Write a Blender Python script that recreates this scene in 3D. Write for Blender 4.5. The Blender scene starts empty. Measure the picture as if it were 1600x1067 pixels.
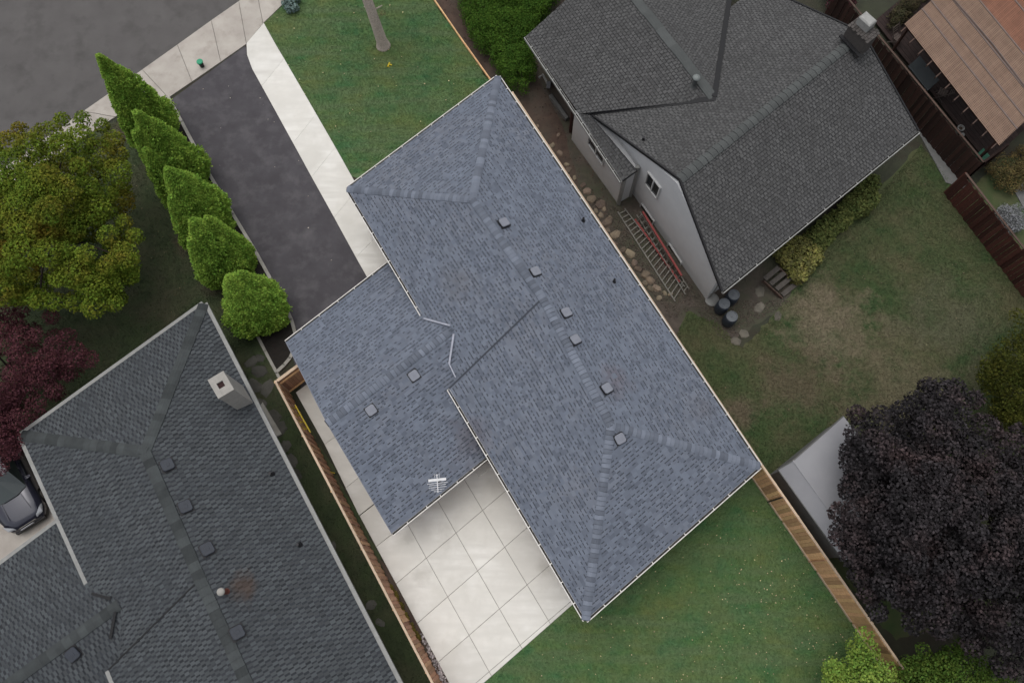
import bpy, math, random
import numpy as np
from mathutils import Vector, Matrix

random.seed(11)
rng = np.random.default_rng(11)
S = bpy.context.scene
COL = S.collection

# ------------------------------------------------------------------ camera
F, NX, NY, HC = 1250.0, 815.0, 915.0, 33.0          # focal (px of a 1600 wide frame), pixel of the plumb point, height
_n = np.array([(NX - 800) / F, -(NY - 533.5) / F, -1.0]); _n /= np.linalg.norm(_n)
_z = -_n
_x = np.array([1.0, 0, 0]); _x -= _x @ _z * _z; _x /= np.linalg.norm(_x)
_y = np.cross(_z, _x)
RC = np.array([_x, _y, _z])
EYE = np.array([0, 0, HC])
cd = bpy.data.cameras.new('camera'); cam = bpy.data.objects.new('camera', cd); COL.objects.link(cam)
cd.sensor_width = 36; cd.lens = F / 1600 * 36; cd.clip_end = 500; cd.clip_start = 0.5
cam.matrix_world = Matrix([list(RC[i]) + [EYE[i]] for i in range(3)] + [[0, 0, 0, 1]])
S.camera = cam

# ------------------------------------------------------------------ sky, sun, exposure
SUN_EL, SUN_AZ = math.radians(76), math.radians(-35)
world = bpy.data.worlds.new('World'); S.world = world; world.use_nodes = True
wn = world.node_tree; wn.nodes.clear()
sky = wn.nodes.new('ShaderNodeTexSky'); sky.sky_type = 'NISHITA'; sky.sun_disc = False
sky.sun_elevation = SUN_EL; sky.sun_rotation = SUN_AZ; sky.air_density = 1.0; sky.dust_density = 4.0; sky.ozone_density = 1.0
hs = wn.nodes.new('ShaderNodeHueSaturation'); hs.inputs['Saturation'].default_value = 0.25
bg = wn.nodes.new('ShaderNodeBackground'); bg.inputs['Strength'].default_value = 0.15
wo = wn.nodes.new('ShaderNodeOutputWorld')
wn.links.new(sky.outputs[0], hs.inputs['Color']); wn.links.new(hs.outputs[0], bg.inputs['Color']); wn.links.new(bg.outputs[0], wo.inputs['Surface'])
sl = bpy.data.lights.new('sun', 'SUN'); sl.energy = 0.7; sl.angle = math.radians(75); sl.color = (1.0, 0.97, 0.93)
sun = bpy.data.objects.new('sun', sl); COL.objects.link(sun)
sd = Vector((math.sin(SUN_AZ) * math.cos(SUN_EL), math.cos(SUN_AZ) * math.cos(SUN_EL), math.sin(SUN_EL)))
sun.rotation_euler = sd.to_track_quat('Z', 'Y').to_euler(); sun.location = (0, 0, 60)
S.view_settings.view_transform = 'Standard'; S.view_settings.look = 'None'
S.view_settings.exposure = 0.26; S.view_settings.gamma = 1.0

# ------------------------------------------------------------------ helpers: geometry
def W(px, py, h=0.0):
    """the point at height h that stands at this place of the plan survey"""
    d = RC @ np.array([(px - 800) / F, -(py - 533.5) / F, -1.0])
    return EYE + d * ((h - HC) / d[2])
def hit(px, py, P, N):
    d = W(px, py, 0) - EYE
    return EYE + d * (((P - EYE) @ N) / (d @ N))
def unit(v):
    v = np.asarray(v, float); return v / np.linalg.norm(v)
def nrm(a, b, c):
    n = unit(np.cross(b - a, c - a)); return n if n[2] > 0 else -n
UP = np.array([0, 0, 1.0])
def perp(d):
    return unit(np.array([-d[1], d[0], 0]))
def pip(P, poly):
    poly = np.asarray(poly)[:, :2]; x, y = P[:, 0], P[:, 1]; ins = np.zeros(len(P), bool)
    j = len(poly) - 1
    for i in range(len(poly)):
        xi, yi = poly[i]; xj, yj = poly[j]
        c = ((yi > y) != (yj > y)) & (x < (xj - xi) * (y - yi) / (yj - yi + 1e-12) + xi)
        ins ^= c; j = i
    return ins
def inset(poly, d):
    """offset a convex plan polygon inwards"""
    P = [np.array(p[:2], float) for p in poly]; n = len(P)
    ar = sum(P[i][0] * P[(i + 1) % n][1] - P[(i + 1) % n][0] * P[i][1] for i in range(n))
    sg = 1 if ar > 0 else -1; L = []
    for i in range(n):
        a, b = P[i], P[(i + 1) % n]; e = (b - a) / np.linalg.norm(b - a)
        L.append((a + sg * d * np.array([-e[1], e[0]]), e))
    out = []
    for i in range(n):
        (p, e), (q, f) = L[i - 1], L[i]
        t = np.linalg.solve(np.array([e, -f]).T, q - p)[0]; out.append(p + t * e)
    return out

# ------------------------------------------------------------------ helpers: objects
ROOTLOC = {}
def tag(o, label=None, cat=None, group=None, kind=None):
    if label: o['label'] = label
    if cat: o['category'] = cat
    if group: o['group'] = group
    if kind: o['kind'] = kind
    return o
def thing(name, label, cat, loc, group=None):
    o = bpy.data.objects.new(name, None); COL.objects.link(o); o.empty_display_size = 0.3
    o.location = tuple(loc); ROOTLOC[o.name] = np.array(loc, float)
    return tag(o, label, cat, group)
def rootloc(root):
    return ROOTLOC[root.name] if root is not None and root.name in ROOTLOC else np.zeros(3)
def raw(name, V, Fc, mats, root=None, parent=None, mi=None, smooth=False, kind=None, origin=None):
    V = np.asarray(V, float)
    off = rootloc(root) if root is not None else (np.zeros(3) if origin is None else np.asarray(origin, float))
    me = bpy.data.meshes.new(name); me.from_pydata((V - off).tolist(), [], Fc)
    for m in (mats if isinstance(mats, (list, tuple)) else [mats]): me.materials.append(m)
    if mi is not None: me.polygons.foreach_set('material_index', np.asarray(mi, np.int32))
    if smooth: me.polygons.foreach_set('use_smooth', [True] * len(me.polygons))
    me.update()
    o = bpy.data.objects.new(name, me); COL.objects.link(o)
    if root is not None: o.parent = parent if parent is not None else root
    elif origin is not None: o.location = tuple(off)
    if kind: o['kind'] = kind
    return o
def quads(name, Q, mats, root=None, parent=None, mi=None, kind=None, smooth=False):
    """Q (n,4,3): n loose quads"""
    Q = np.asarray(Q, float); n = len(Q); off = rootloc(root)
    me = bpy.data.meshes.new(name)
    me.vertices.add(n * 4); me.vertices.foreach_set('co', (Q.reshape(-1, 3) - off).ravel())
    me.loops.add(n * 4); me.loops.foreach_set('vertex_index', np.arange(n * 4, dtype=np.int32))
    me.polygons.add(n); me.polygons.foreach_set('loop_start', np.arange(0, n * 4, 4, dtype=np.int32))
    for m in (mats if isinstance(mats, (list, tuple)) else [mats]): me.materials.append(m)
    if mi is not None: me.polygons.foreach_set('material_index', np.asarray(mi, np.int32))
    me.update(calc_edges=True); me.validate()
    o = bpy.data.objects.new(name, me); COL.objects.link(o)
    if root is not None: o.parent = parent if parent is not None else root
    if kind: o['kind'] = kind
    return o
class MB:
    def __init__(s): s.v = []; s.f = []; s.m = []
    def add(s, V, Fc, mi=0):
        b = len(s.v); s.v += [tuple(map(float, p)) for p in V]; s.f += [tuple(b + i for i in f) for f in Fc]; s.m += [mi] * len(Fc); return s
    def prism(s, poly, z0, z1, mi=0, ch=0.0):
        n = len(poly); ar = sum(poly[i][0] * poly[(i + 1) % n][1] - poly[(i + 1) % n][0] * poly[i][1] for i in range(n))
        if ar < 0: poly = list(poly)[::-1]
        rings = [[(p[0], p[1], z0) for p in poly]]
        if ch > 0:
            rings.append([(p[0], p[1], z1 - ch) for p in poly]); rings.append([(p[0], p[1], z1) for p in inset(poly, ch)])
        else: rings.append([(p[0], p[1], z1) for p in poly])
        V = [q for r in rings for q in r]; Fc = [tuple(range(n))[::-1], tuple(range((len(rings) - 1) * n, len(rings) * n))]
        for k in range(len(rings) - 1):
            Fc += [(k * n + i, k * n + (i + 1) % n, (k + 1) * n + (i + 1) % n, (k + 1) * n + i) for i in range(n)]
        return s.add(V, Fc, mi)
    def box(s, c, u, v, w, mi=0):
        c, u, v, w = [np.asarray(q, float) for q in (c, u, v, w)]
        if np.cross(u, v) @ w < 0: u = -u
        V = [c + a * u + b * v + d * w for d in (-1, 1) for a, b in ((-1, -1), (1, -1), (1, 1), (-1, 1))]
        return s.add(V, [(3, 2, 1, 0), (4, 5, 6, 7), (0, 1, 5, 4), (1, 2, 6, 5), (2, 3, 7, 6), (3, 0, 4, 7)], mi)
    def beam(s, p, q, wd, ht, up=UP, mi=0):
        p, q = np.asarray(p, float), np.asarray(q, float); d = unit(q - p); sd_ = np.cross(up, d)
        if np.linalg.norm(sd_) < 1e-5: sd_ = np.array([1.0, 0, 0])
        sd_ = unit(sd_); u2 = np.cross(d, sd_)
        return s.box((p + q) / 2, (q - p) / 2, sd_ * wd / 2, u2 * ht / 2, mi)
    def tube(s, pts, rad, n=8, mi=0, cap=True):
        pts = [np.asarray(p, float) for p in pts]
        if not hasattr(rad, '__len__'): rad = [rad] * len(pts)
        V = []; ref = np.array([0.31, 0.17, 0.93])
        for i, p in enumerate(pts):
            d = unit(pts[min(i + 1, len(pts) - 1)] - pts[max(i - 1, 0)])
            if abs(d @ ref) > 0.97: ref = np.array([0.93, 0.2, 0.1])
            a = unit(np.cross(d, ref)); b = np.cross(d, a)
            V += [p + rad[i] * (math.cos(2 * math.pi * k / n) * a + math.sin(2 * math.pi * k / n) * b) for k in range(n)]
        Fc = [(i * n + k, i * n + (k + 1) % n, (i + 1) * n + (k + 1) % n, (i + 1) * n + k) for i in range(len(pts) - 1) for k in range(n)]
        if cap: Fc += [tuple(range(n))[::-1], tuple(range((len(pts) - 1) * n, len(pts) * n))]
        return s.add(V, Fc, mi)
    def lathe(s, c, prof, n=20, mi=0):
        """prof: (radius, z) list, around a vertical axis at c"""
        V = []; Fc = []
        for r, z in prof: V += [(c[0] + r * math.cos(2 * math.pi * k / n), c[1] + r * math.sin(2 * math.pi * k / n), c[2] + z) for k in range(n)]
        for i in range(len(prof) - 1): Fc += [(i * n + k, i * n + (k + 1) % n, (i + 1) * n + (k + 1) % n, (i + 1) * n + k) for k in range(n)]
        Fc += [tuple(range(n))[::-1], tuple(range((len(prof) - 1) * n, len(prof) * n))]
        return s.add(V, Fc, mi)
    def build(s, name, mats, root=None, parent=None, smooth=False, kind=None, origin=None):
        return raw(name, s.v, s.f, mats, root, parent, s.m, smooth, kind, origin)
def piece(name, mesh, mat4, root, parent=None, kind=None):
    """a part that shares mesh data; mat4 in world space"""
    o = bpy.data.objects.new(name, mesh); COL.objects.link(o); o.parent = parent if parent is not None else root
    m = mat4.copy(); m.translation = m.translation - Vector(rootloc(root)); o.matrix_basis = m
    if kind: o['kind'] = kind
    return o
def frame(o, x, y, z):
    return Matrix([[x[i], y[i], z[i], o[i]] for i in range(3)] + [[0, 0, 0, 1]])
def meshof(mb, name, mats):
    me = bpy.data.meshes.new(name); me.from_pydata(mb.v, [], mb.f)
    for m in (mats if isinstance(mats, (list, tuple)) else [mats]): me.materials.append(m)
    me.polygons.foreach_set('material_index', mb.m); me.update(); return me
def rough_edge(poly, amp, step=9.0):
    out = []
    for (x0, y0), (x1, y1) in zip(poly, list(poly[1:]) + [poly[0]]):
        L = math.hypot(x1 - x0, y1 - y0); n = min(60, max(1, int(L / step)))
        for k in range(n):
            t = k / n; a = amp if k else 0; out.append((x0 + (x1 - x0) * t + random.uniform(-a, a), y0 + (y1 - y0) * t + random.uniform(-a, a)))
    return out
def structure(name, polypx, z, mat, z0=None, rough=0.0):
    if rough: polypx = rough_edge(polypx, rough)
    P = [W(x, y, z) for x, y in polypx]
    if z0 is None:
        return tag(raw(name, P, [tuple(range(len(P)))], mat), kind='structure')
    return tag(MB().prism([p[:2] for p in P], z0, z).build(name, mat), kind='structure')

# ------------------------------------------------------------------ helpers: materials
def srgb(r, g, b):
    f = lambda c: (c / 255 / 12.92) if c / 255 <= 0.04045 else ((c / 255 + 0.055) / 1.055) ** 2.4
    return (f(r), f(g), f(b), 1)
MATS = {}
def M(name, c1, c2=None, scale=4.0, rough=0.85, bump=0.0, bscale=60.0, island=0.0, objr=0.0, metal=0.0, spec=0.3,
      c3=None, s3=0.5, t3=0.55, w3=0.12, patches=(), hue=0.0, wave=None, detail=5.0, stretch=None, coat=0.0, trans=0.0):
    m = bpy.data.materials.new(name); m.use_nodes = True; nt = m.node_tree; N = nt.nodes; L = nt.links
    b = N['Principled BSDF']; b.inputs['Roughness'].default_value = rough; b.inputs['Metallic'].default_value = metal
    b.inputs['Specular IOR Level'].default_value = spec
    if coat: b.inputs['Coat Weight'].default_value = coat
    geo = N.new('ShaderNodeNewGeometry'); pos = geo.outputs['Position']
    if stretch:
        mp = N.new('ShaderNodeMapping'); mp.inputs['Rotation'].default_value = (0, 0, stretch[0]); mp.inputs['Scale'].default_value = (stretch[1], stretch[2], 1)
        L.new(pos, mp.inputs['Vector']); pos = mp.outputs[0]
    def mix(fac, a, c):
        x = N.new('ShaderNodeMix'); x.data_type = 'RGBA'; x.blend_type = 'MIX'
        if hasattr(fac, 'is_output'): L.new(fac, x.inputs[0])
        else: x.inputs[0].default_value = fac
        for q, i in ((a, 6), (c, 7)):
            if hasattr(q, 'is_output'): L.new(q, x.inputs[i])
            else: x.inputs[i].default_value = tuple(q[:3]) + (1,)
        return x.outputs[2]
    def noise(sc, det=detail, ro=0.6, vec=None):
        t = N.new('ShaderNodeTexNoise'); t.inputs['Scale'].default_value = sc; t.inputs['Detail'].default_value = det; t.inputs['Roughness'].default_value = ro
        L.new(vec if vec is not None else pos, t.inputs['Vector']); return t.outputs[0]
    def ramp(v, lo, hi):
        r = N.new('ShaderNodeMapRange'); r.inputs['From Min'].default_value = lo; r.inputs['From Max'].default_value = hi; r.clamp = True
        L.new(v, r.inputs['Value']); return r.outputs[0]
    col = None
    if c2 is not None: col = mix(ramp(noise(scale), 0.32, 0.68), c1, c2)
    if c3 is not None:
        col = mix(ramp(noise(s3, 4.0, vec=geo.outputs['Position']), t3 - w3, t3 + w3), col if col is not None else c1, c3)
    if wave:
        wv = N.new('ShaderNodeTexNoise'); mp = N.new('ShaderNodeMapping'); mp.inputs['Rotation'].default_value = (0, 0, wave[0]); mp.inputs['Scale'].default_value = (wave[1], wave[2], 1)
        L.new(geo.outputs['Position'], mp.inputs['Vector']); L.new(mp.outputs[0], wv.inputs['Vector']); wv.inputs['Scale'].default_value = 1.0; wv.inputs['Detail'].default_value = 3
        col = mix(ramp(wv.outputs[0], 0.4, 0.7), col if col is not None else c1, wave[3])
    for (cx, cy, cz), rad, pc, amt in patches:
        ds = N.new('ShaderNodeVectorMath'); ds.operation = 'DISTANCE'; L.new(geo.outputs['Position'], ds.inputs[0]); ds.inputs[1].default_value = (cx, cy, cz)
        ad = N.new('ShaderNodeMath'); ad.operation = 'MULTIPLY_ADD'; L.new(noise(0.8, 10.0, 0.72, geo.outputs['Position']), ad.inputs[0]); ad.inputs[1].default_value = rad * 4.0; L.new(ds.outputs['Value'], ad.inputs[2])
        fr = N.new('ShaderNodeMapRange'); fr.inputs['From Min'].default_value = rad * 3.15; fr.inputs['From Max'].default_value = rad * 2.2; fr.inputs['To Max'].default_value = amt; fr.clamp = True
        L.new(ad.outputs[0], fr.inputs['Value']); col = mix(fr.outputs[0], col if col is not None else c1, pc)
    if col is None:
        rgb = N.new('ShaderNodeRGB'); rgb.outputs[0].default_value = tuple(c1[:3]) + (1,); col = rgb.outputs[0]
    for amp, src in ((island, 'i'), (objr, 'o')):
        if amp <= 0: continue
        if src == 'i': rv = geo.outputs['Random Per Island']
        else: rv = N.new('ShaderNodeObjectInfo').outputs['Random']
        h = N.new('ShaderNodeHueSaturation'); mr = N.new('ShaderNodeMapRange'); mr.inputs['To Min'].default_value = 1 - amp; mr.inputs['To Max'].default_value = 1 + amp
        L.new(rv, mr.inputs['Value']); L.new(mr.outputs[0], h.inputs['Value']); L.new(col, h.inputs['Color'])
        if hue > 0:
            fr = N.new('ShaderNodeMath'); fr.operation = 'MULTIPLY'; fr.inputs[1].default_value = 7.13; L.new(rv, fr.inputs[0])
            f2 = N.new('ShaderNodeMath'); f2.operation = 'FRACT'; L.new(fr.outputs[0], f2.inputs[0])
            m2 = N.new('ShaderNodeMapRange'); m2.inputs['To Min'].default_value = 0.5 - hue; m2.inputs['To Max'].default_value = 0.5 + hue; L.new(f2.outputs[0], m2.inputs['Value']); L.new(m2.outputs[0], h.inputs['Hue'])
        col = h.outputs[0]
    L.new(col, b.inputs['Base Color'])
    if bump > 0:
        bp = N.new('ShaderNodeBump'); bp.inputs['Strength'].default_value = bump; bp.inputs['Distance'].default_value = 0.02
        L.new(noise(bscale, 8.0, 0.7), bp.inputs['Height']); L.new(bp.outputs[0], b.inputs['Normal'])
    if trans > 0:
        tr_ = N.new('ShaderNodeBsdfTranslucent'); L.new(col, tr_.inputs['Color']); mx = N.new('ShaderNodeMixShader'); mx.inputs[0].default_value = trans
        L.new(b.outputs[0], mx.inputs[1]); L.new(tr_.outputs[0], mx.inputs[2]); L.new(mx.outputs[0], N['Material Output'].inputs['Surface'])
    MATS[name] = m; return m

# roofing
STAINS = [(tuple(W(738, 690, 2.6)), 0.9, (0.095, 0.086, 0.098), 0.55), (tuple(W(968, 590, 4.2)), 0.7, (0.118, 0.106, 0.122), 0.6), (tuple(W(720, 440, 3.6)), 0.8, (0.115, 0.118, 0.130), 0.5), (tuple(W(1100, 640, 3.2)), 0.7, (0.100, 0.100, 0.112), 0.5)]
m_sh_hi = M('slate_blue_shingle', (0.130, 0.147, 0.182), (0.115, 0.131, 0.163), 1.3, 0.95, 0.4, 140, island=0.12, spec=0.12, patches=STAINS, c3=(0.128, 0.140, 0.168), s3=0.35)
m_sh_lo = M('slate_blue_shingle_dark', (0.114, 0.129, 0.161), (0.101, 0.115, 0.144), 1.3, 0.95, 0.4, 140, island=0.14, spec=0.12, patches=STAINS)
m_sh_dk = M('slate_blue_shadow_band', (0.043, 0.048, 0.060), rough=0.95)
m_cap = M('slate_blue_ridge_cap', (0.138, 0.154, 0.187), (0.118, 0.133, 0.164), 3, 0.95, 0.4, 140, objr=0.28, spec=0.12)
rust = W(378, 918, 3.7)
m_lh_hi = M('grey_green_shingle', (0.060, 0.066, 0.070), (0.047, 0.053, 0.058), 0.9, 0.92, 0.3, 140, island=0.2, patches=[(tuple(rust), 0.55, (0.060, 0.040, 0.030), 0.75)])  # neighbour roofs: the dimness of the adjoining lots is put into their base colours
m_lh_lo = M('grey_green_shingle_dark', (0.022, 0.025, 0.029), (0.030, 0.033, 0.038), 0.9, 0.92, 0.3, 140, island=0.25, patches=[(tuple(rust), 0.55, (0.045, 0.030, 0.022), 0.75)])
m_lh_cap = M('grey_green_ridge_cap', (0.054, 0.060, 0.061), (0.042, 0.046, 0.047), 3, 0.95, 0.3, 140, objr=0.24, spec=0.1)
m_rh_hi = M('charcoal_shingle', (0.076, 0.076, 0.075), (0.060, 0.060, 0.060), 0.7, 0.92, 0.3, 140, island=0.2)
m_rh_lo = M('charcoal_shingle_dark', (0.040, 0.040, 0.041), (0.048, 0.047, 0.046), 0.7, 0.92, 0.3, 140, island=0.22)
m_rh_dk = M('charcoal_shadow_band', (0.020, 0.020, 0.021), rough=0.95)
m_rh_cap = M('charcoal_ridge_cap', (0.070, 0.075, 0.073), (0.060, 0.064, 0.063), 3, 0.92, 0.3, 140, objr=0.12)
m_valley = M('black_valley_metal', (0.013, 0.013, 0.014), rough=0.7)
m_deck = M('roof_felt', (0.03, 0.03, 0.033))
m_gut = M('white_gutter_metal', (0.62, 0.60, 0.56), (0.50, 0.48, 0.45), 8, 0.45)
m_gut_g = M('grey_gutter_metal', (0.23, 0.23, 0.22), (0.18, 0.18, 0.17), 5, 0.5)
m_gut_w = M('dim_white_gutter_metal', (0.30, 0.30, 0.285), (0.22, 0.22, 0.21), 5, 0.5)  # white metal with the neighbouring lot's dimness put into its colour
m_black = M('black_plastic', (0.012, 0.012, 0.014), rough=0.5)
m_dark_in = M('dark_gutter_inside', (0.035, 0.034, 0.033), (0.08, 0.075, 0.07), 6, 0.9)
m_flash = M('galvanised_flashing', (0.28, 0.29, 0.335), (0.21, 0.22, 0.26), 10, 0.45, metal=0.3)
m_vent = M('slate_vent_hood', (0.195, 0.205, 0.235), (0.165, 0.175, 0.205), 6, 0.6)
m_vent_n = M('dark_blue_vent_hood', (0.030, 0.035, 0.046), (0.024, 0.028, 0.036), 6, 0.5)
# walls, ground
m_brick = M('buff_wall', (0.30, 0.22, 0.17), (0.22, 0.16, 0.12), 6, 0.9, 0.3, 30)
m_white = M('grey_white_siding', (0.50, 0.505, 0.51), (0.455, 0.46, 0.465), 1.5, 0.6, 0.1, 8)  # neighbour's white wall, greyed to carry the dimness of that lot
m_found = M('pale_foundation', (0.150, 0.150, 0.145), (0.11, 0.11, 0.105), 3, 0.9, 0.4, 30)
m_conc = M('new_concrete', (0.62, 0.60, 0.555), (0.53, 0.512, 0.468), 1.1, 0.85, 0.15, 50, objr=0.05, c3=(0.68, 0.665, 0.625), s3=0.6, t3=0.58, wave=(0.9, 0.5, 3.0, (0.55, 0.532, 0.49)), patches=[(tuple(W(*p)), r_, (0.40, 0.38, 0.34), 0.5) for p, r_ in (((850, 885), 0.35), ((700, 830), 0.5), ((660, 900), 0.4), ((775, 760), 0.45), ((640, 840), 0.3))])
m_walk = M('street_concrete', (0.40, 0.37, 0.33), (0.31, 0.28, 0.25), 0.9, 0.9, 0.25, 60, objr=0.05, c3=(0.27, 0.24, 0.21), s3=1.6, t3=0.66)
m_kerb = M('kerb_concrete', (0.36, 0.345, 0.31), (0.28, 0.265, 0.235), 3, 0.9, 0.3, 50)
m_drive = M('driveway_asphalt', (0.066, 0.062, 0.068), (0.050, 0.046, 0.051), 1.1, 0.9, 0.5, 130, c3=(0.088, 0.083, 0.088), s3=1.3, t3=0.60)
m_street = M('street_asphalt', (0.093, 0.088, 0.085), (0.078, 0.073, 0.071), 0.8, 0.9, 0.4, 120, c3=(0.062, 0.058, 0.056), s3=0.9, t3=0.62)
m_soil = M('garden_soil', (0.085, 0.056, 0.043), (0.050, 0.034, 0.027), 2.2, 0.95, 0.8, 30, c3=(0.070, 0.058, 0.045), s3=0.7)
m_gravel = M('gravelly_soil', (0.090, 0.074, 0.060), (0.052, 0.043, 0.036), 3.0, 0.95, 0.9, 40, c3=(0.055, 0.058, 0.036), s3=0.5)
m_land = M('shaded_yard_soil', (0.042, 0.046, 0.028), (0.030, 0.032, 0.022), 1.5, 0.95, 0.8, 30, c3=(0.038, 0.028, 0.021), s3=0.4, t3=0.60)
wdir = math.atan2(*( (W(915, 968) - W(702, 607))[[1, 0]] ))
def lawn(name, a, b, c, t3, patches=(), isl=0.0, wave=None):
    return M(name, a, b, 1.6, 0.9, 0.7, 40, island=isl, c3=c, s3=0.55, t3=t3, w3=0.16, patches=patches, wave=wave)
LA = dict(a=(0.064, 0.136, 0.043), b=(0.040, 0.114, 0.044), c=(0.116, 0.144, 0.046), t3=0.55, wave=(-wdir, 0.28, 2.2, (0.094, 0.140, 0.062)))
m_lawn = lawn('trimmed_lawn', **LA); m_lawn_g = lawn('lawn_blades', isl=0.20, **LA)
pb = [(tuple(W(*p)), r, c, a) for p, r, c, a in (((1290, 505), 2.1, (0.145, 0.120, 0.080), 0.9), ((1400, 600), 2.8, (0.115, 0.098, 0.060), 0.75), ((1250, 600), 1.8, (0.09, 0.072, 0.045), 0.8), ((1160, 640), 0.8, (0.11, 0.085, 0.058), 0.8), ((1480, 500), 2.2, (0.078, 0.080, 0.046), 0.8))]
LB = dict(a=(0.046, 0.066, 0.022), b=(0.028, 0.056, 0.018), c=(0.076, 0.074, 0.036), t3=0.52, patches=pb)  # neighbouring grass and ground also carry their lots' dimness in the base colour
m_lawn2 = lawn('dry_lawn', **LB); m_lawn2_g = lawn('dry_lawn_blades', isl=0.28, **LB)
pl = [(tuple(W(*p)), r, c, a) for p, r, c, a in (((300, 370), 0.9, (0.070, 0.046, 0.034), 0.8), ((262, 255), 0.7, (0.06, 0.042, 0.03), 0.8), ((330, 440), 0.7, (0.06, 0.042, 0.032), 0.8), ((205, 200), 0.8, (0.06, 0.04, 0.03), 0.7))]
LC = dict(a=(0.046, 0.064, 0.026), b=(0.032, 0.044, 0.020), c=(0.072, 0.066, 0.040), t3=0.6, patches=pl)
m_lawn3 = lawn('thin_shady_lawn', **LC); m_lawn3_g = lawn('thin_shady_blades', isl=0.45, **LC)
# wood
m_cedar = M('new_cedar', (0.66, 0.42, 0.22), (0.50, 0.29, 0.145), 9, 0.8, 0.3, 60, objr=0.34, hue=0.008)
m_cedar_d = M('red_brown_cedar', (0.44, 0.25, 0.15), (0.31, 0.165, 0.098), 9, 0.8, 0.3, 60, objr=0.28, hue=0.01)
m_cedar_l = M('pale_cut_cedar', (0.50, 0.385, 0.28), (0.42, 0.315, 0.22), 7, 0.8, 0.3, 60, objr=0.1)
m_brown = M('brown_stained_wood', (0.040, 0.018, 0.013), (0.026, 0.013, 0.010), 8, 0.8, 0.3, 60, objr=0.4)
m_brown_l = M('weathered_brown_rail', (0.085, 0.055, 0.042), (0.060, 0.038, 0.030), 8, 0.85, 0.3, 60, objr=0.15)
m_tan = M('tan_lattice', (0.205, 0.136, 0.098), (0.165, 0.107, 0.077), 2.0, 0.85, island=0.12)
m_seam = M('grey_lattice_seam', (0.155, 0.118, 0.105), (0.12, 0.09, 0.08), 6, 0.7)
m_bark = M('grey_bark', (0.60, 0.51, 0.45), (0.36, 0.30, 0.26), 14, 0.95, 0.9, 40)
m_bark_d = M('dark_bark', (0.035, 0.026, 0.021), (0.02, 0.015, 0.013), 14, 0.95, 0.9, 40)
# foliage
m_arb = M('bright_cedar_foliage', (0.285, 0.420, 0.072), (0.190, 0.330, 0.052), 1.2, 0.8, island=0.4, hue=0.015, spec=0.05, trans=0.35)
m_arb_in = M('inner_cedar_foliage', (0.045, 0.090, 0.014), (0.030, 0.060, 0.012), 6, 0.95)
m_hedge = M('hedge_foliage', (0.078, 0.150, 0.022), (0.052, 0.112, 0.018), 1.5, 0.8, island=0.4, hue=0.015, spec=0.05, trans=0.35)
m_maple = M('yellow_green_maple_leaf', (0.150, 0.195, 0.024), (0.092, 0.145, 0.019), 0.8, 0.8, island=0.4, hue=0.02, c3=(0.185, 0.135, 0.022), s3=0.5, t3=0.60, spec=0.05, trans=0.35)
m_red = M('dark_red_maple_leaf', (0.125, 0.046, 0.054), (0.080, 0.031, 0.038), 1.2, 0.75, island=0.45, hue=0.012, spec=0.05, trans=0.35)
m_purple = M('black_purple_maple_leaf', (0.028, 0.024, 0.026), (0.015, 0.014, 0.015), 1.0, 0.7, island=0.75, spec=0.1, c3=(0.050, 0.034, 0.034), s3=0.6, t3=0.62)
m_lime = M('lime_green_leaf', (0.270, 0.370, 0.075), (0.165, 0.265, 0.050), 1.0, 0.8, island=0.35, hue=0.02, spec=0.05, trans=0.35)
m_yel = M('olive_yellow_leaf', (0.080, 0.082, 0.016), (0.044, 0.056, 0.012), 1.2, 0.8, island=0.5, hue=0.02, spec=0.05, trans=0.35)
m_hosta = M('hosta_leaf', (0.130, 0.150, 0.048), (0.080, 0.105, 0.034), 1.5, 0.7, island=0.45, hue=0.02, spec=0.05, trans=0.35)
m_blue = M('blue_green_leaf', (0.16, 0.22, 0.20), (0.10, 0.15, 0.14), 3, 0.8, island=0.3)
m_flower = M('pale_flower', (0.22, 0.22, 0.24), (0.12, 0.13, 0.12), 6, 0.8, island=0.4)
m_gold = M('golden_shrub_leaf', (0.20, 0.16, 0.035), (0.12, 0.10, 0.03), 3, 0.8, island=0.4, hue=0.02, spec=0.05, trans=0.35)
m_leaf_y = M('fallen_yellow_leaf', (0.55, 0.48, 0.24), (0.42, 0.33, 0.22), 9, 0.8, island=0.4, hue=0.03)
# stones, metal, misc
m_rock = M('tan_field_stone', (0.20, 0.155, 0.11), (0.12, 0.095, 0.075), 3, 0.95, 0.6, 20, objr=0.35, hue=0.02)
m_flag = M('grey_flagstone', (0.135, 0.122, 0.098), (0.085, 0.078, 0.064), 3, 0.95, 0.5, 20, objr=0.3)
m_flag_d = M('dark_flagstone', (0.095, 0.092, 0.08), (0.065, 0.063, 0.055), 3, 0.95, 0.5, 20, objr=0.3)
m_pebble = M('white_river_stone', (0.36, 0.33, 0.33), (0.24, 0.2, 0.19), 9, 0.9, island=0.6)
m_alu = M('dull_aluminium', (0.17, 0.16, 0.14), (0.12, 0.115, 0.10), 8, 0.5, metal=0.2)
m_redp = M('faded_red_paint', (0.24, 0.050, 0.045), (0.17, 0.032, 0.030), 8, 0.6)
m_glass = M('dark_window_glass', (0.016, 0.018, 0.021), rough=0.12, spec=0.5)
m_winfr = M('grey_window_frame', (0.42, 0.42, 0.41), rough=0.6)
m_yellow = M('yellow_plastic', (0.55, 0.42, 0.02), (0.42, 0.31, 0.02), 8, 0.5)
m_green_p = M('green_plastic_lid', (0.020, 0.26, 0.135), (0.018, 0.21, 0.11), 8, 0.5)
m_green_c = M('green_crate_plastic', (0.030, 0.135, 0.082), (0.024, 0.105, 0.065), 8, 0.55)
m_barrel = M('slate_blue_barrel', (0.030, 0.038, 0.052), (0.022, 0.028, 0.038), 5, 0.5)
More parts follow.
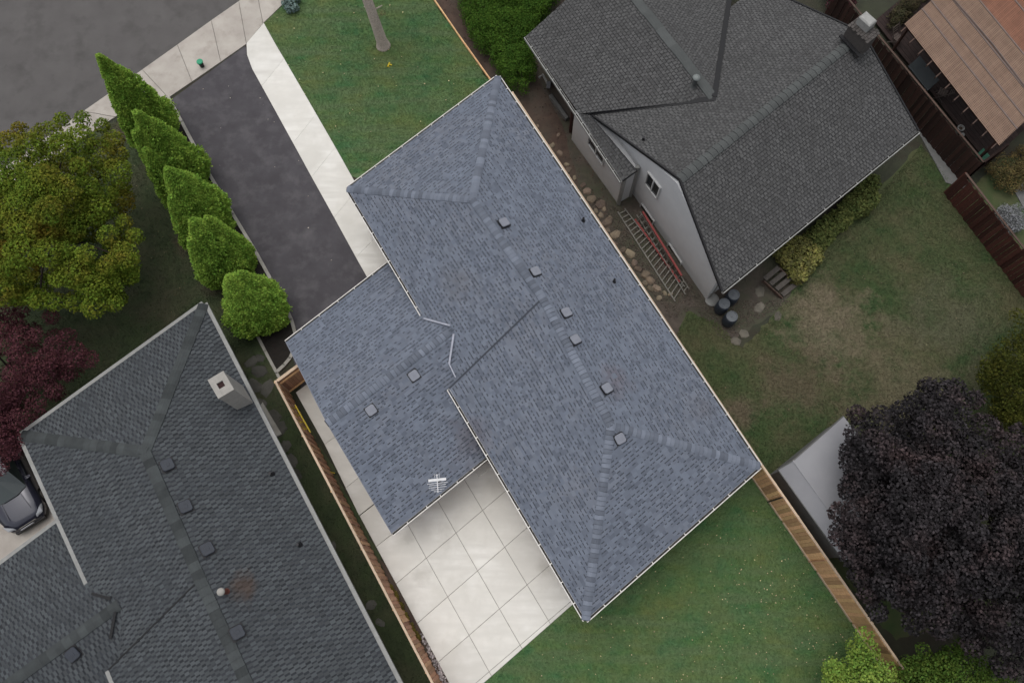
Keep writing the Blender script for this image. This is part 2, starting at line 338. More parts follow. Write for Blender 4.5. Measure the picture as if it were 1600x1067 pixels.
m_barlid = M('grey_barrel_lid', (0.105, 0.115, 0.125), (0.08, 0.088, 0.096), 7, 0.5)
m_shed = M('grey_shed_sheet', (0.25, 0.25, 0.262), (0.225, 0.225, 0.238), 1.2, 0.5, 0.05, 20)
m_ant = M('white_antenna_rod', (0.60, 0.60, 0.60), (0.46, 0.46, 0.47), 6, rough=0.5)
m_chim = M('weathered_chimney_brick', (0.078, 0.069, 0.064), (0.058, 0.053, 0.05), 10, 0.95, 0.6, 40, objr=0.25)
m_chimw = M('pale_chimney_block', (0.30, 0.285, 0.26), (0.25, 0.24, 0.22), 5, 0.9, 0.3, 30)
m_paint = M('dark_blue_car_paint', (0.020, 0.021, 0.034), (0.022, 0.023, 0.036), 2, 0.25, metal=0.3, coat=1.0)
m_hood = m_paint
m_cglass = M('car_glass', (0.035, 0.045, 0.044), rough=0.08, spec=0.8)
m_lamp = M('headlight_lens', (0.35, 0.36, 0.38), rough=0.15)
m_tyre = M('tyre_rubber', (0.012, 0.012, 0.012), rough=0.9)
m_plate = M('number_plate', (0.30, 0.30, 0.32), rough=0.5)

# ------------------------------------------------------------------ setting: land, street, paved surfaces
far = 90.0
kd = unit(W(375, 0) - W(0, 266)); kp = perp(kd)
if kp @ (W(200, 0) - W(400, 200)) < 0: kp = -kp          # towards the street
k0 = W(220, 110)
terr = MB(); terr.prism([(-far, -far), (far, -far), (far, far), (-far, far)], -0.5, -0.13).build('terrain', m_land)['kind'] = 'structure'
st = [k0 + kd * 80, k0 - kd * 80, k0 - kd * 80 + kp * 9, k0 + kd * 80 + kp * 9]
tag(raw('street', [(p[0], p[1], -0.10) for p in st], [(0, 1, 2, 3)], m_street), kind='structure')
ld = [k0 + kd * 80 - kp * 0.02, k0 - kd * 80 - kp * 0.02, k0 - kd * 80 - kp * 90, k0 + kd * 80 - kp * 90]
tag(MB().prism([p[:2] for p in ld], -0.5, 0.0).build('yard_ground', m_land), kind='structure')

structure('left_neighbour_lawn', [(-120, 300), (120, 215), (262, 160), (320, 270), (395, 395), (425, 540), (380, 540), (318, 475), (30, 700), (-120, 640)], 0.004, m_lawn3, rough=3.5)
structure('driveway', [(266, 157), (383, 72), (430, 150), (640, 440), (660, 560), (480, 640), (458, 560), (440, 470), (330, 275)], 0.006, m_drive)
structure('front_lawn', [(380, -110), (442, 9), (412, 36), (548, 275), (680, 320), (790, 170), (767, 128), (674, -2), (610, -110)], 0.005, m_lawn)
structure('back_lawn', [(650, 1160), (897, 942), (960, 760), (1174, 728), (1222, 800), (1347, 985), (1460, 1160)], 0.005, m_lawn)
structure('side_yard_soil', [(612, -110), (674, -2), (767, 128), (840, 260), (1040, 570), (1080, 530), (1130, 540), (1240, 470), (1250, 420), (1100, 300), (960, -110)], 0.005, m_gravel, rough=3.5)
structure('mulch_bed', [(640, -110), (676, -2), (769, 128), (800, 180), (870, 300), (905, 290), (880, 200), (840, 120), (720, -110)], 0.009, m_soil, rough=2.0)
structure('right_neighbour_lawn', [(1045, 560), (1072, 486), (1115, 500), (1160, 545), (1235, 462), (1250, 432), (1440, 225), (1502, 302), (1700, 520), (1700, 900), (1400, 1000), (1222, 795), (1174, 725)], 0.009, m_lawn2, rough=3.5)
structure('far_yard_lawn', [(1500, 310), (1560, 250), (1700, 230), (1700, 520)], 0.013, m_lawn2, rough=3.5)
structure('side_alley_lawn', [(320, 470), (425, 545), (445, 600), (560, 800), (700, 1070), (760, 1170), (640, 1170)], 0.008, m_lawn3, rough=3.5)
structure('concrete_pad', [(1395, 150), (1440, 215), (1478, 285), (1510, 296), (1500, 262)], 0.05, m_found, 0.0)
structure('parking_concrete', [(-100, 700), (60, 690), (150, 850), (100, 860), (-100, 980)], 0.010, m_walk)

m_joint = M('joint_sand', (0.30, 0.285, 0.26), (0.20, 0.19, 0.17), 5, 0.95)
def slab_cells(parent_name, cells, z0, z1, mat, gap=0.012, zb=0.014):
    par = tag(raw(parent_name, [W(x, y, zb) for x, y in cells[1]], [tuple(range(len(cells[1])))], m_joint), kind='structure')
    for c in cells[0]:
        P = inset([W(x, y, z1)[:2] for x, y in c], gap)
        o = MB().prism(P, z0, z1, ch=0.006).build('slab', mat); o.parent = par
    return par
def lerp(a, b, t): return (a[0] + (b[0] - a[0]) * t, a[1] + (b[1] - a[1]) * t)
# street sidewalk and driveway apron: one strip along the kerb
a0, a1 = (-140, 366), (520, -104); b0, b1 = (-140, 415), (520, -48)
ts = [0.0, 0.10, 0.20, 0.30, 0.40, 0.475, 0.545, 0.625, 0.70, 0.745, 0.83, 0.92, 1.0]
kl = lambda t: (lambda p: p)(lerp((0, 266), (375, 0), t))
def kerb_pt(x): return (x, 266 - 266 / 375 * x)
inner = [(-140, 404), (60, 262), (180, 183), (225, 150), (263, 153), (300, 128), (345, 97), (385, 69), (411, 37), (441, 8), (520, -48)]
outer = [(-140, 366), (40, 238), (130, 174), (180, 139), (222, 109), (277, 70), (330, 32), (373, 2), (400, -18), (440, -46), (520, -102)]
cells = [[outer[i], outer[i + 1], inner[i + 1], inner[i]] for i in range(len(inner) - 1)]
slab_cells('sidewalk', (cells, outer + inner[::-1]), 0.0, 0.055, m_walk)
tag(raw('kerb_joint', [(p[0], p[1], -0.095) for p in (k0 + kd * 80 - kp * 0.01, k0 - kd * 80 - kp * 0.01, k0 - kd * 80 + kp * 0.09, k0 + kd * 80 + kp * 0.09)], [(0, 1, 2, 3)], M('tar_joint', (0.022, 0.020, 0.019), (0.06, 0.055, 0.05), 3, 0.95)), kind='structure')
# front walk beside the driveway
lw = [(385, 68), (386, 86), (394, 108), (409, 135), (458, 224), (487, 277), (522, 340), (556, 402), (600, 480)]
rw = [(412, 36), (422, 54), (432, 72), (444, 92), (494, 178), (524, 230), (560, 294), (598, 360), (645, 440)]
cells = [lw[:4] + rw[3::-1]] + [[lw[i], lw[i + 1], rw[i + 1], rw[i]] for i in range(3, 8)]
slab_cells('front_walk', (cells, lw + rw[::-1]), 0.0, 0.06, m_conc, 0.002, 0.018)
# side walk between garage and fence
ls = [(462, 613), (507, 694), (540, 762), (561, 805)]; rs = [(500, 585), (545, 668), (578, 732), (601, 774)]
slab_cells('side_walk', ([[ls[i], ls[i + 1], rs[i + 1], rs[i]] for i in range(3)], ls + rs[::-1]), 0.0, 0.05, m_conc, 0.006, 0.022)
# patio: two families of joints, cells clipped to the patio outline
def line(p, q): return np.cross([p[0], p[1], 1.0], [q[0], q[1], 1.0])
def isec(l, m): v = np.cross(l, m); return v[:2] / v[2]
fam1 = [line((540, 770), (702, 1067)), line((636, 817), (765, 1050)), line((694, 800), (800, 985)), line((756, 800), (860, 974)), line((828, 800), (920, 955)), line((900, 800), (985, 940))]
fam1[0] = line((557, 797), (703, 1069))
fam2 = [line((640, 745), (760, 652)), line((591, 851), (727, 746)), line((622, 909), (792, 765)), line((657, 969), (826, 822)), line((687, 1032), (862, 880)), line((714, 1092), (905, 928)), line((745, 1150), (945, 975))]
outline = [(560, 802), (592, 850), (702, 1067), (725, 1094), (897, 942), (930, 800), (760, 640), (640, 745)]
outl = line((897, 942), (725, 1094))
def clip(poly, l, keep):
    out = []; n = len(poly); sg = np.sign(np.dot(l, [keep[0], keep[1], 1]))
    for i in range(n):
        a, b = poly[i], poly[(i + 1) % n]; da, db = sg * np.dot(l, [*a, 1]), sg * np.dot(l, [*b, 1])
        if da >= 0: out.append(tuple(a))
        if da * db < 0: out.append(tuple(isec(line(a, b), l)))
    return out
cells = []
for i in range(len(fam1) - 1):
    for j in range(len(fam2) - 1):
        c = [isec(fam1[i], fam2[j]), isec(fam1[i + 1], fam2[j]), isec(fam1[i + 1], fam2[j + 1]), isec(fam1[i], fam2[j + 1])]
        c = clip(c, outl, (700, 900))
        if len(c) > 2 and abs(sum(c[k][0] * c[(k + 1) % len(c)][1] - c[(k + 1) % len(c)][0] * c[k][1] for k in range(len(c)))) > 160: cells.append(c)
pat = [isec(fam1[0], fam2[0]), isec(fam1[0], fam2[-1]), isec(fam1[-1], fam2[-1]), isec(fam1[-1], fam2[0])]
slab_cells('patio', (cells, clip(pat, outl, (700, 900))), 0.0, 0.05, m_conc, 0.010, 0.036)
# a doorstep pad at the house corner
P = [W(x, y, 0.12)[:2] for x, y in ((741, 735), (764, 719), (771, 727), (748, 745))]
tag(MB().prism(P, 0.0, 0.12, ch=0.01).build('doorstep', m_conc, origin=W(755, 732)), 'small pale concrete step on the patio beside the house corner', 'step')
# kerbs round the planting bed of the arborvitae
def kerb(pts, wd=0.14, ht=0.11):
    m = MB()
    for a, b in zip(pts[:-1], pts[1:]):
        A, B = W(*a, 0.0), W(*b, 0.0); d = unit(B - A) * 0.02; m.beam(A - d + UP * (ht / 2 - 0.02), B + d + UP * (ht / 2 - 0.02), wd, ht + 0.04)
    return tag(m.build('kerb', m_kerb), kind='structure')
kerb([(264, 154), (285, 192), (327, 272), (365, 336), (400, 394), (437, 461), (456, 500), (463, 525), (461, 545), (454, 560), (445, 571), (434, 581)])
kerb([(400, 520), (415, 549), (433, 583), (442, 600)], 0.12, 0.09)
structure('planting_bed_soil', [(262, 158), (327, 274), (400, 396), (437, 463), (456, 502), (463, 527), (458, 552), (434, 580), (414, 548), (392, 500), (340, 400), (280, 270), (235, 180)], 0.012, M('black_bed_soil', (0.016, 0.014, 0.012), (0.024, 0.020, 0.017), 5, 0.95, 0.8, 30))

# ------------------------------------------------------------------ roofing kit
def shingle_quads(acc, mi, e0, e1, r0, r1, expo=0.145, wr=(0.13, 0.30), lift=0.016, pat=None, lowp=0.35, dash=0.0, dh=0.28):
    e0, e1, r0, r1 = [np.asarray(p, float) for p in (e0, e1, r0, r1)]
    eh = unit(e1 - e0); mid = (r0 + r1) / 2 - e0; rise = mid - (mid @ eh) * eh
    n = max(2, int(round(np.linalg.norm(rise) / expo))); N = unit(np.cross(eh, rise)); N = N if N[2] > 0 else -N
    for i in range(n):
        v0, v1 = i / n, (i + 1.12) / n
        l0, l1 = e0 + (r0 - e0) * v0, e0 + (r0 - e0) * min(v1, 1); q0, q1 = e1 + (r1 - e1) * v0, e1 + (r1 - e1) * min(v1, 1)
        L0, L1, Q0, Q1 = [(p - e0) @ eh for p in (l0, l1, q0, q1)]
        jit = 0.0
        def pt(v0_, s):
            a, b, sa, sb = (l0, q0, L0, Q0) if v0_ else (l1, q1, L1, Q1)
            if sb - sa < 1e-4: return a
            return a + (b - a) * ((min(max(s, sa), sb) - sa) / (sb - sa))
        s = (min(L0, L1) - random.random() * wr[1]) if pat is None else (-60 + (i % 2) * (sum(wr) + sum(pat)) / 4 + random.uniform(-0.03, 0.03))
        if pat is not None:
            per_ = (sum(wr) + sum(pat)) / 2; s += per_ * int((min(L0, L1) - s) / per_ - 1)
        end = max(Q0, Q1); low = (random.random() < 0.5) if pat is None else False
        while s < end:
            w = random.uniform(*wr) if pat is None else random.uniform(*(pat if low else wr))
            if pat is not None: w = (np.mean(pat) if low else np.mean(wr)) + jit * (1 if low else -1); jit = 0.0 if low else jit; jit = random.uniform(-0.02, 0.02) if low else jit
            if s + w > min(L0, L1):
                a, b, c, d = pt(True, s), pt(True, s + w), pt(False, s + w), pt(False, s)
                if np.linalg.norm(b - a) + np.linalg.norm(c - d) > 0.03:
                    t = lift * (0.45 if low else 1.0) * random.uniform(0.8, 1.25)
                    A, B, C, D = a + N * t, b + N * t, c + N * 0.002, d + N * 0.002
                    acc.append((A, B, C, D)); mi.append(1 if low else 0)
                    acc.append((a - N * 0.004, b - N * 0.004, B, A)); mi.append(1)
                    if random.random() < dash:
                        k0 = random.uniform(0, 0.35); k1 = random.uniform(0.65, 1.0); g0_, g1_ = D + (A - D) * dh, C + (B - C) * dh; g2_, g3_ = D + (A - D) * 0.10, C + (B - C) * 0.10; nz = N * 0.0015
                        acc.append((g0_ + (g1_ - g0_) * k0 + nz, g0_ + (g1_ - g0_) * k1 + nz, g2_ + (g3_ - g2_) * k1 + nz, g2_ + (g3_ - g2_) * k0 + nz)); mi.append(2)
                    if not low:
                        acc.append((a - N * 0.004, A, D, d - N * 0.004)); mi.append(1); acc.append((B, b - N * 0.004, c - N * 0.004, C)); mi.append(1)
            s += w; low = (random.random() < lowp) if pat is None else (not low)
def roof(root, planes, mats, name='roof', expo=0.145, wr=(0.13, 0.30), lift=0.016, pat=None, thick=0.16, lowp=0.35, dash=0.0, dh=0.28):
    """planes: (e0,e1,r0,r1). The deck is the part, its shingles are a sub-part"""
    m = MB(); G = 10
    for e0, e1, r0, r1 in planes:
        e0, e1, r0, r1 = [np.asarray(p, float) for p in (e0, e1, r0, r1)]
        n = nrm(e0, e1, (r0 + r1) / 2)
        g = lambda i, j: (e0 + (e1 - e0) * i / G) * (1 - j / G) + (r0 + (r1 - r0) * i / G) * (j / G)
        for dz, fl_p in ((0.018, False), (thick, True)):
            V = [g(i, j) - n * dz for j in range(G + 1) for i in range(G + 1)]
            Fc = [(j * (G + 1) + i, j * (G + 1) + i + 1, (j + 1) * (G + 1) + i + 1, (j + 1) * (G + 1) + i) for j in range(G) for i in range(G)]
            m.add(V, [f[::-1] for f in Fc] if fl_p else Fc)
        P = [e0, e1, r1, r0]; m.add([p - n * 0.018 for p in P] + [p - n * thick for p in P], [(i, 4 + i, 4 + (i + 1) % 4, (i + 1) % 4) for i in range(4)])
    deck = m.build(name, m_deck, root)
    acc, mi = [], []
    for p in planes: shingle_quads(acc, mi, *p, expo=expo, wr=wr, lift=lift, pat=pat, lowp=lowp, dash=dash, dh=dh)
    quads('shingles', acc, mats, root, deck, mi, kind='stuff')
    return deck
def cap_mesh(mat, w=0.16, ln=0.24, t=0.014, sag=0.055, butt=0.04, dark=None):
    m = MB(); prof = [(-w, -sag), (-w * 0.5, -sag * 0.32), (0, 0.0), (w * 0.5, -sag * 0.32), (w, -sag)]; V = []
    for x, up in ((0, 0.024 + t), (ln, 0.004 + t), (-butt, -0.004)): V += [(x, y, z + up) for y, z in prof]
    for x, up in ((0, -0.012), (ln, -0.012)): V += [(x, y * 1.01, z + up) for y, z in prof]
    m.add(V, [(i, 5 + i, 5 + i + 1, i + 1) for i in range(4)] + [(0, 15, 20, 5), (4, 9, 24, 19)], 0)
    m.add(V, [(10 + i, i, i + 1, 10 + i + 1) for i in range(4)], 1)  # dark skirt paints the shade below each cap's butt end
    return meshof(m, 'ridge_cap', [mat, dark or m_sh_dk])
def ridge_caps(root, deck, p, q, mesh, step=0.15, off=0.0, nrm_=None):
    p, q = np.asarray(p, float), np.asarray(q, float); d = unit(q - p); L = np.linalg.norm(q - p); n = int(L / step)
    up = UP - (UP @ d) * d; up = unit(up if nrm_ is None else nrm_ - (nrm_ @ d) * d); side = np.cross(up, d)
    for i in range(n):
        o = p + d * (i * L / n) + up * (0.012 + off) + side * random.uniform(-0.008, 0.008)
        a = random.uniform(-0.025, 0.025); d2 = d * math.cos(a) + side * math.sin(a); s2 = np.cross(up, d2)
        piece('ridge_cap', mesh, frame(o, d2, s2, up), root, deck)
def gutter(root, p, q, inside, mat, drop=0.02, w=0.11, hang=0.75, parent=None, guard=False):
    p, q = np.asarray(p, float), np.asarray(q, float); d = unit(q - p); o = perp(d)
    if o @ (np.asarray(inside) - p) > 0: o = -o
    m = MB(); z = -UP * drop; up = np.cross(d, o); up = UP
    A, B = p + z, q + z
    m.box((A + B) / 2 + o * 0.006 - UP * 0.06, (B - A) / 2, o * 0.006, UP * 0.06)
    m.box((A + B) / 2 + o * (w / 2) - UP * 0.115, (B - A) / 2, o * (w / 2), UP * 0.005, 1)
    m.box((A + B) / 2 + o * (w - 0.004) - UP * 0.055, (B - A) / 2, o * 0.006, UP * 0.062)
    m.box((A + B) / 2 + o * (w - 0.012) + UP * 0.004, (B - A) / 2, o * 0.016, UP * 0.004)
    if guard: m.box((A + B) / 2 + o * (w * 0.5) + UP * 0.012, (B - A) / 2, o * (w * 0.52), UP * 0.004)
    for e in (A, B): m.box(e + o * (w / 2) - UP * 0.06, d * 0.004, o * (w / 2), UP * 0.058)
    k = int(np.linalg.norm(q - p) / hang)
    for i in range(1, k):
        c = A + (B - A) * (i + random.uniform(-0.1, 0.1)) / k; m.box(c + o * (w / 2) - UP * 0.002, d * 0.018, o * (w / 2 + 0.004), UP * 0.004)
    return m.build('gutter', [mat, m_dark_in], root, parent)
def fascia(root, p, q, mat, h=0.16, t=0.03, name='rake_board'):
    p, q = np.asarray(p, float), np.asarray(q, float)
    return MB().beam(p - UP * (h / 2 - 0.015), q - UP * (h / 2 - 0.015), t, h).build(name, mat, root)
def vent_meshes(mat, flange_mat, s=0.19):
    f = MB(); f.box((0, 0, 0.012), (s * 1.16, 0, 0), (0, s * 1.16, 0), (0, 0, 0.010))
    h = MB(); h.prism([(-s * 0.72, -s * 0.72), (s * 0.72, -s * 0.72), (s * 0.72, s * 0.72), (-s * 0.72, s * 0.72)], 0.02, 0.07, 1)
    c = 0.28 * s; oc = [(-s, -s + c), (-s + c, -s), (s - c, -s), (s, -s + c), (s, s - c), (s - c, s), (-s + c, s), (-s, s - c)]
    h.prism(oc, 0.065, 0.125, 0, ch=0.018); h.prism([(x * 0.35, y * 0.35) for x, y in oc], 0.12, 0.134, 0, ch=0.006)
    return meshof(f, 'vent_flange', flange_mat), meshof(h, 'vent_hood', [mat, m_black])  # wide black flange paints the shadow gap around the hood
def place_vent(root, mesh2, o, d, N, s=1.0):
    d = unit(d - (d @ N) * N); sd_ = np.cross(N, d); a = random.uniform(-0.06, 0.06); d2 = d * math.cos(a) + sd_ * math.sin(a); s2 = np.cross(N, d2)
    f = piece('roof_vent', mesh2[0], frame(o + N * 0.012, d2, s2, N) @ Matrix.Scale(s, 4), root)
    h = bpy.data.objects.new('vent_hood', mesh2[1]); COL.objects.link(h); h.parent = f
    return f

# ------------------------------------------------------------------ the bungalow (the lot's own house)
he, hr = 3.0, 4.5
A, B, C, D, E = W(543, 295, he), W(778, 120, he), W(1187, 728, he), W(915, 968, he), W(702, 607, he)
R1, SM, R2 = W(738, 312, hr), W(848, 466, hr + 0.03), W(955, 665, hr + 0.03)
X = A + (W(665, 500, he) - A) * 1.55
Mid = B + (C - B) * 0.52
house = thing('bungalow', 'long bungalow with a slate blue shingled hip roof and garage wing, middle of the photo', 'house', W(850, 560))
roof_planes = [(A, X, R1, SM), (E, D, SM, R2), (C, Mid, R2, SM), (Mid, B, SM, R1), (B, A, R1, R1), (D, C, R2, R2)]
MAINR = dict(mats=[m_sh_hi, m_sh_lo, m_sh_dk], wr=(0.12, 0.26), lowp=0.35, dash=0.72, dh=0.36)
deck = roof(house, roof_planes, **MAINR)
capm = cap_mesh(m_cap)
for p, q in ((A, R1), (B, R1), (D, R2), (C, R2), (R1, SM), (R2, SM)): ridge_caps(house, deck, p, q, capm, 0.165)
gh, gr = 2.3, 3.3
G1, G2, G3, G4, G5, G6 = W(447, 535, gh), W(607, 412, gh), W(762, 712, gh), W(612, 833, gh), W(511, 661, gr), W(703, 518, gr)
G2x = G2 + unit(G2 - G1) * 0.9; G3x = G3 + unit(G3 - G4) * 0.7; G6x = G6 + unit(G6 - G5) * 0.35
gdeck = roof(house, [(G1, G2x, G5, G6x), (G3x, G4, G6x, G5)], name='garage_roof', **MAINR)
ridge_caps(house, gdeck, G5, G6 + unit(G5 - G6) * 0.1, capm, 0.165)
# gutters and boards
cen = (A + C) / 2
gutter(house, A, B, cen, m_gut); gutter(house, A, W(668, 505, he), cen, m_gut); gutter(house, E, D, cen, m_gut); gutter(house, D, C, cen, m_gut); gutter(house, B, C, cen, m_gut)
gcen = (G1 + G3) / 2
gutter(house, G1, G2, gcen, m_gut); gutter(house, G4, G3, gcen, m_gut)
m_drip = M('slate_drip_edge', (0.15, 0.16, 0.19), rough=0.6)
for p, q in ((G1, G5), (G4, G5)): fascia(house, p, q, m_drip)
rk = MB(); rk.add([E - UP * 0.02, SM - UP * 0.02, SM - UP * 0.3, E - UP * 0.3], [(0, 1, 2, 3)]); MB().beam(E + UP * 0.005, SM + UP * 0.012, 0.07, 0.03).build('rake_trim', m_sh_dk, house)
rk.build('rake_board', m_drip, house)
# flashing where the garage roof runs into the eaves
fl = MB()
for (a, ha), (b, hb) in ((((662, 498), 3.04), ((703, 509), 3.36)), (((709, 522), 3.38), ((702, 569), 3.12)), (((702, 569), 3.1), ((712, 590), 3.06))):
    MB().beam(W(*a, ha) + UP * 0.04, W(*b, hb) + UP * 0.04, 0.07 if a[0] != 702 else 0.04, 0.02).build('valley_flashing', m_flash, house)
# walls under the eaves
wp = inset([A, B, C, D], 0.5)
MB().prism(wp, 0, he - 0.16).build('wall', m_brick, house)
MB().prism(inset([G1, G2x, G3x, G4], 0.35), 0, gh - 0.12).build('garage_wall', m_brick, house)
MB().prism([p[:2] for p in (E + unit(C - D) * .45 + unit(D - E) * .3, D + unit(C - D) * .45 - unit(D - E) * .5, D + unit(C - D) * 2 - unit(D - E) * .5, E + unit(C - D) * 2 + unit(D - E) * .3)], 0, he - 0.18).build('wall', m_brick, house)
gd = MB(); gdm = (G1 + G2) / 2; gu = unit(G2 - G1); go = perp(gu); go = go if go @ (gdm - gcen) > 0 else -go
for k in range(4): gd.box(gdm - go * 0.30 - UP * (gdm[2] - 0.30 - 0.5 * k), gu * 1.9, go * 0.03, UP * 0.245)
gd.build('garage_door', m_gut_w, house)
# roof furniture
Nr = nrm(B, C, R2); Nl = nrm(A, X, R1); Nl2 = nrm(E, D, R2); Nh = nrm(D, C, R2); Ng = nrm(G4, G3, G5)
vm = vent_meshes(m_vent, m_black)
al = unit(C - B)
Nr1 = nrm(Mid, B, (R1 + SM) / 2); Nr2 = nrm(C, Mid, (R2 + SM) / 2)
for x, y in ((787, 350), (836, 426)): place_vent(house, vm, hit(x, y, (Mid + B) / 2, Nr1) + UP * 0.03, al, Nr1, 0.95)
for x, y in ((884, 490), (898, 532), (947, 608)): place_vent(house, vm, hit(x, y, (C + Mid) / 2, Nr2) + UP * 0.03, al, Nr2, 0.95)
place_vent(house, vm, hit(968, 685, D, Nh), al, Nh, 0.95)
for x, y in ((580, 641), (647, 587)): place_vent(house, vm, hit(x, y, G4, Ng), unit(G3 - G4), Ng, 0.98)
for x, y in ((911, 346), (959, 441)):
    o = hit(x, y, B, Nr); m = MB(); m.lathe(o - UP * 0.03, [(0.10, 0.0), (0.085, 0.06), (0.055, 0.10)], 12); m.lathe(o, [(0.05, 0), (0.05, 0.30), (0.035, 0.30), (0.035, 0.2)], 12)
    m.build('plumbing_vent', m_black, house, smooth=False)
tabm = meshof(MB().box((0, 0, 0.045), (0.10, 0, 0), (0, 0.10, 0), (0, 0, 0.012)), 'lifted_tab', m_cap)
for x, y in ((901, 420), (966, 490), (959, 588)): 
    o = hit(x, y, B, Nr); piece('lifted_tab', tabm, frame(o, al, np.cross(Nr, al), Nr), house)

# television antenna on the garage eave
o = hit(686, 752, G4, Ng); ant = thing('antenna', 'white rod television antenna standing on the garage roof edge above the patio', 'antenna', o)
MB().tube([o, o + UP * 0.75], 0.02, 8).build('mast', m_ant, ant)
MB().lathe(o - UP * 0.02, [(0.07, 0), (0.06, 0.05), (0.02, 0.08)], 10).build('mount', m_black, ant)
t0 = o + UP * 0.72; bdir = unit(np.array([0.10, -1.0, 0])); edir = np.array([bdir[1], -bdir[0], 0])
MB().beam(t0 + bdir * -0.18, t0 + bdir * 0.5, 0.03, 0.03).build('boom', m_ant, ant)
for k, (s, hl, wd) in enumerate(((0.03, 0.33, 0.10), (0.15, 0.38, 0.016), (0.22, 0.31, 0.016), (0.30, 0.33, 0.016), (0.38, 0.24, 0.014), (0.45, 0.15, 0.014))):
    c = t0 + bdir * s; MB().beam(c - edir * hl, c + edir * hl, wd, 0.016).build('element', m_ant, ant)
for s in (-1, 1): MB().tube([t0 - bdir * 0.12, t0 - bdir * 0.2 + edir * s * 0.1, t0 - bdir * 0.05 + edir * s * 0.08], 0.008, 6).build('element', m_ant, ant)

# ------------------------------------------------------------------ left neighbour's house
lh = thing('left_house', 'dark grey shingled house with a pale chimney, lower left of the photo', 'house', W(260, 850))
le, lr = 2.7, 4.2
L1, L2, L3 = W(318, 475, le), W(33, 680, le), W(138, 912, le)
ldir = unit(W(622, 1067, le) - L1); L4 = L1 + ldir * 26
ap, b1 = W(226, 706, lr), W(312, 905, lr); ldir2 = unit(W(385, 1067, lr) - b1); c1 = b1 + ldir2 * 9
L3x = L2 + (L3 - L2) * 1.45
e5 = W(170, 1046, le); e6 = e5 + ldir2 * 6
lpl = [(L1, L2, ap, ap), (L4, L1, c1, ap), (L2, L3x, ap, b1), (e5, e6, b1, c1)]
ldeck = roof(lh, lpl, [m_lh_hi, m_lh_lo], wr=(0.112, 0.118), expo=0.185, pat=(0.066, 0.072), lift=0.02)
capl = cap_mesh(m_lh_cap, 0.21, 0.40, butt=0.01, dark=m_lh_lo)
for p, q in ((L1, ap), (L2, ap), (ap, b1), (c1, b1)): ridge_caps(lh, ldeck, p, q, capl, 0.30)
# wing
wr_h = 3.05; we_h = 1.95
w1, w2 = W(-30, 905, we_h), W(88, 817, we_h); wdr = unit(w2 - w1); w2x = w2 + wdr * 1.3; w1x = w1 - wdr * 3
wr1 = W(182, 947, wr_h); wr0 = wr1 - unit(W(182, 947, wr_h) - W(25, 1060, wr_h)) * 8.5; wr1x = wr1 + unit(wr1 - wr0) * 0.4
pw = perp(wdr); pw = pw if pw @ (wr1 - w1) > 0 else -pw
w3x = wr1x + pw * 4.2 - UP * (wr_h - we_h); w4x = wr0 + pw * 4.2 - UP * (wr_h - we_h)
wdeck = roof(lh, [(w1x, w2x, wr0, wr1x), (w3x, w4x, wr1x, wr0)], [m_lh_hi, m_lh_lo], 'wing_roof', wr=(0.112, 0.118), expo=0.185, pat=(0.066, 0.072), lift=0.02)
ridge_caps(lh, wdeck, wr0, wr1, capl, 0.30)
lcen = (L1 + L2) / 2 + ldir * 8
for p, q in ((L1, L2), (L1, L4), (L2, L3), (e5, e6), (w1x, w2)): gutter(lh, p, q, lcen if q is not w2 else wr1, m_gut_g, w=0.15, guard=True)
fl = MB()
for (a, ha), (b, hb) in ((((144, 927), 2.82), ((174, 935), 3.05)), (((181, 955), 3.08), ((173, 998), 2.85))): MB().beam(W(*a, ha) + UP * 0.05, W(*b, hb) + UP * 0.05, 0.10, 0.02).build('valley_flashing', m_valley, lh)
rk = MB(); rk.beam(e5 + UP * 0.01, b1 + UP * 0.01, 0.05, 0.05); rk.build('rake_board', m_valley, lh)
MB().prism(inset([L1, L2, L2 + ldir * 24, L4], 0.5), 0, le - 0.16).build('wall', m_found, lh)
MB().prism(inset([w1x, w2x, w3x, w4x], 0.4), 0, we_h - 0.12).build('wall', m_found, lh)
Nlr = nrm(L1, L4, ap); vml = vent_meshes(m_vent_n, m_black, 0.22)
for x, y in ((262, 727), (290, 792), (324, 858), (371, 988)): place_vent(lh, vml, hit(x, y, L1, Nlr), ldir, Nlr, 0.98)
place_vent(lh, vml, hit(115, 1021, w3x, nrm(w3x, w4x, wr0)), wdr, nrm(w3x, w4x, wr0), 0.98)
for x, y in ((425, 741), (468, 851)):
    q = hit(x, y, L1, Nlr); MB().lathe(q - UP * 0.03, [(0.12, 0), (0.07, 0.08), (0.055, 0.1), (0.055, 0.34), (0.03, 0.34)], 12).build('plumbing_vent', m_black, lh)
q = hit(353, 924, L1, Nlr)
MB().lathe(q - UP * 0.05, [(0.12, 0), (0.09, 0.06), (0.085, 0.5)], 14).build('flue_pipe', M('rusty_flue', (0.14, 0.045, 0.03), (0.08, 0.03, 0.022), 9, 0.8), lh)
MB().lathe(q + UP * 0.45, [(0.13, 0), (0.14, 0.05), (0.12, 0.1), (0.03, 0.13)], 16).build('flue_cap', m_chimw, lh, smooth=True)
tc = W(345, 601, 4.95); cu, cv = unit(W(350, 581, 4.95) - W(328, 594, 4.95)), unit(W(343, 620, 4.95) - W(328, 594, 4.95))
def par(c, u, v, a, b): return [(c + s * u * a + t * v * b)[:2] for s, t in ((-1, -1), (1, -1), (1, 1), (-1, 1))]
ch = MB().prism(par(tc, cu, cv, 0.30, 0.40), 2.6, 4.87).build('chimney', m_chimw, lh)
ring = MB()
for s in (-1, 1):
    ring.box(tc + cu * s * 0.22 - UP * 0.04, cu * 0.10, cv * 0.42, UP * 0.045); ring.box(tc + cv * (s * 0.27 + 0.0) - UP * 0.042, cu * 0.12, cv * 0.15, UP * 0.043)
ring.build('chimney_crown', m_chimw, lh, ch)
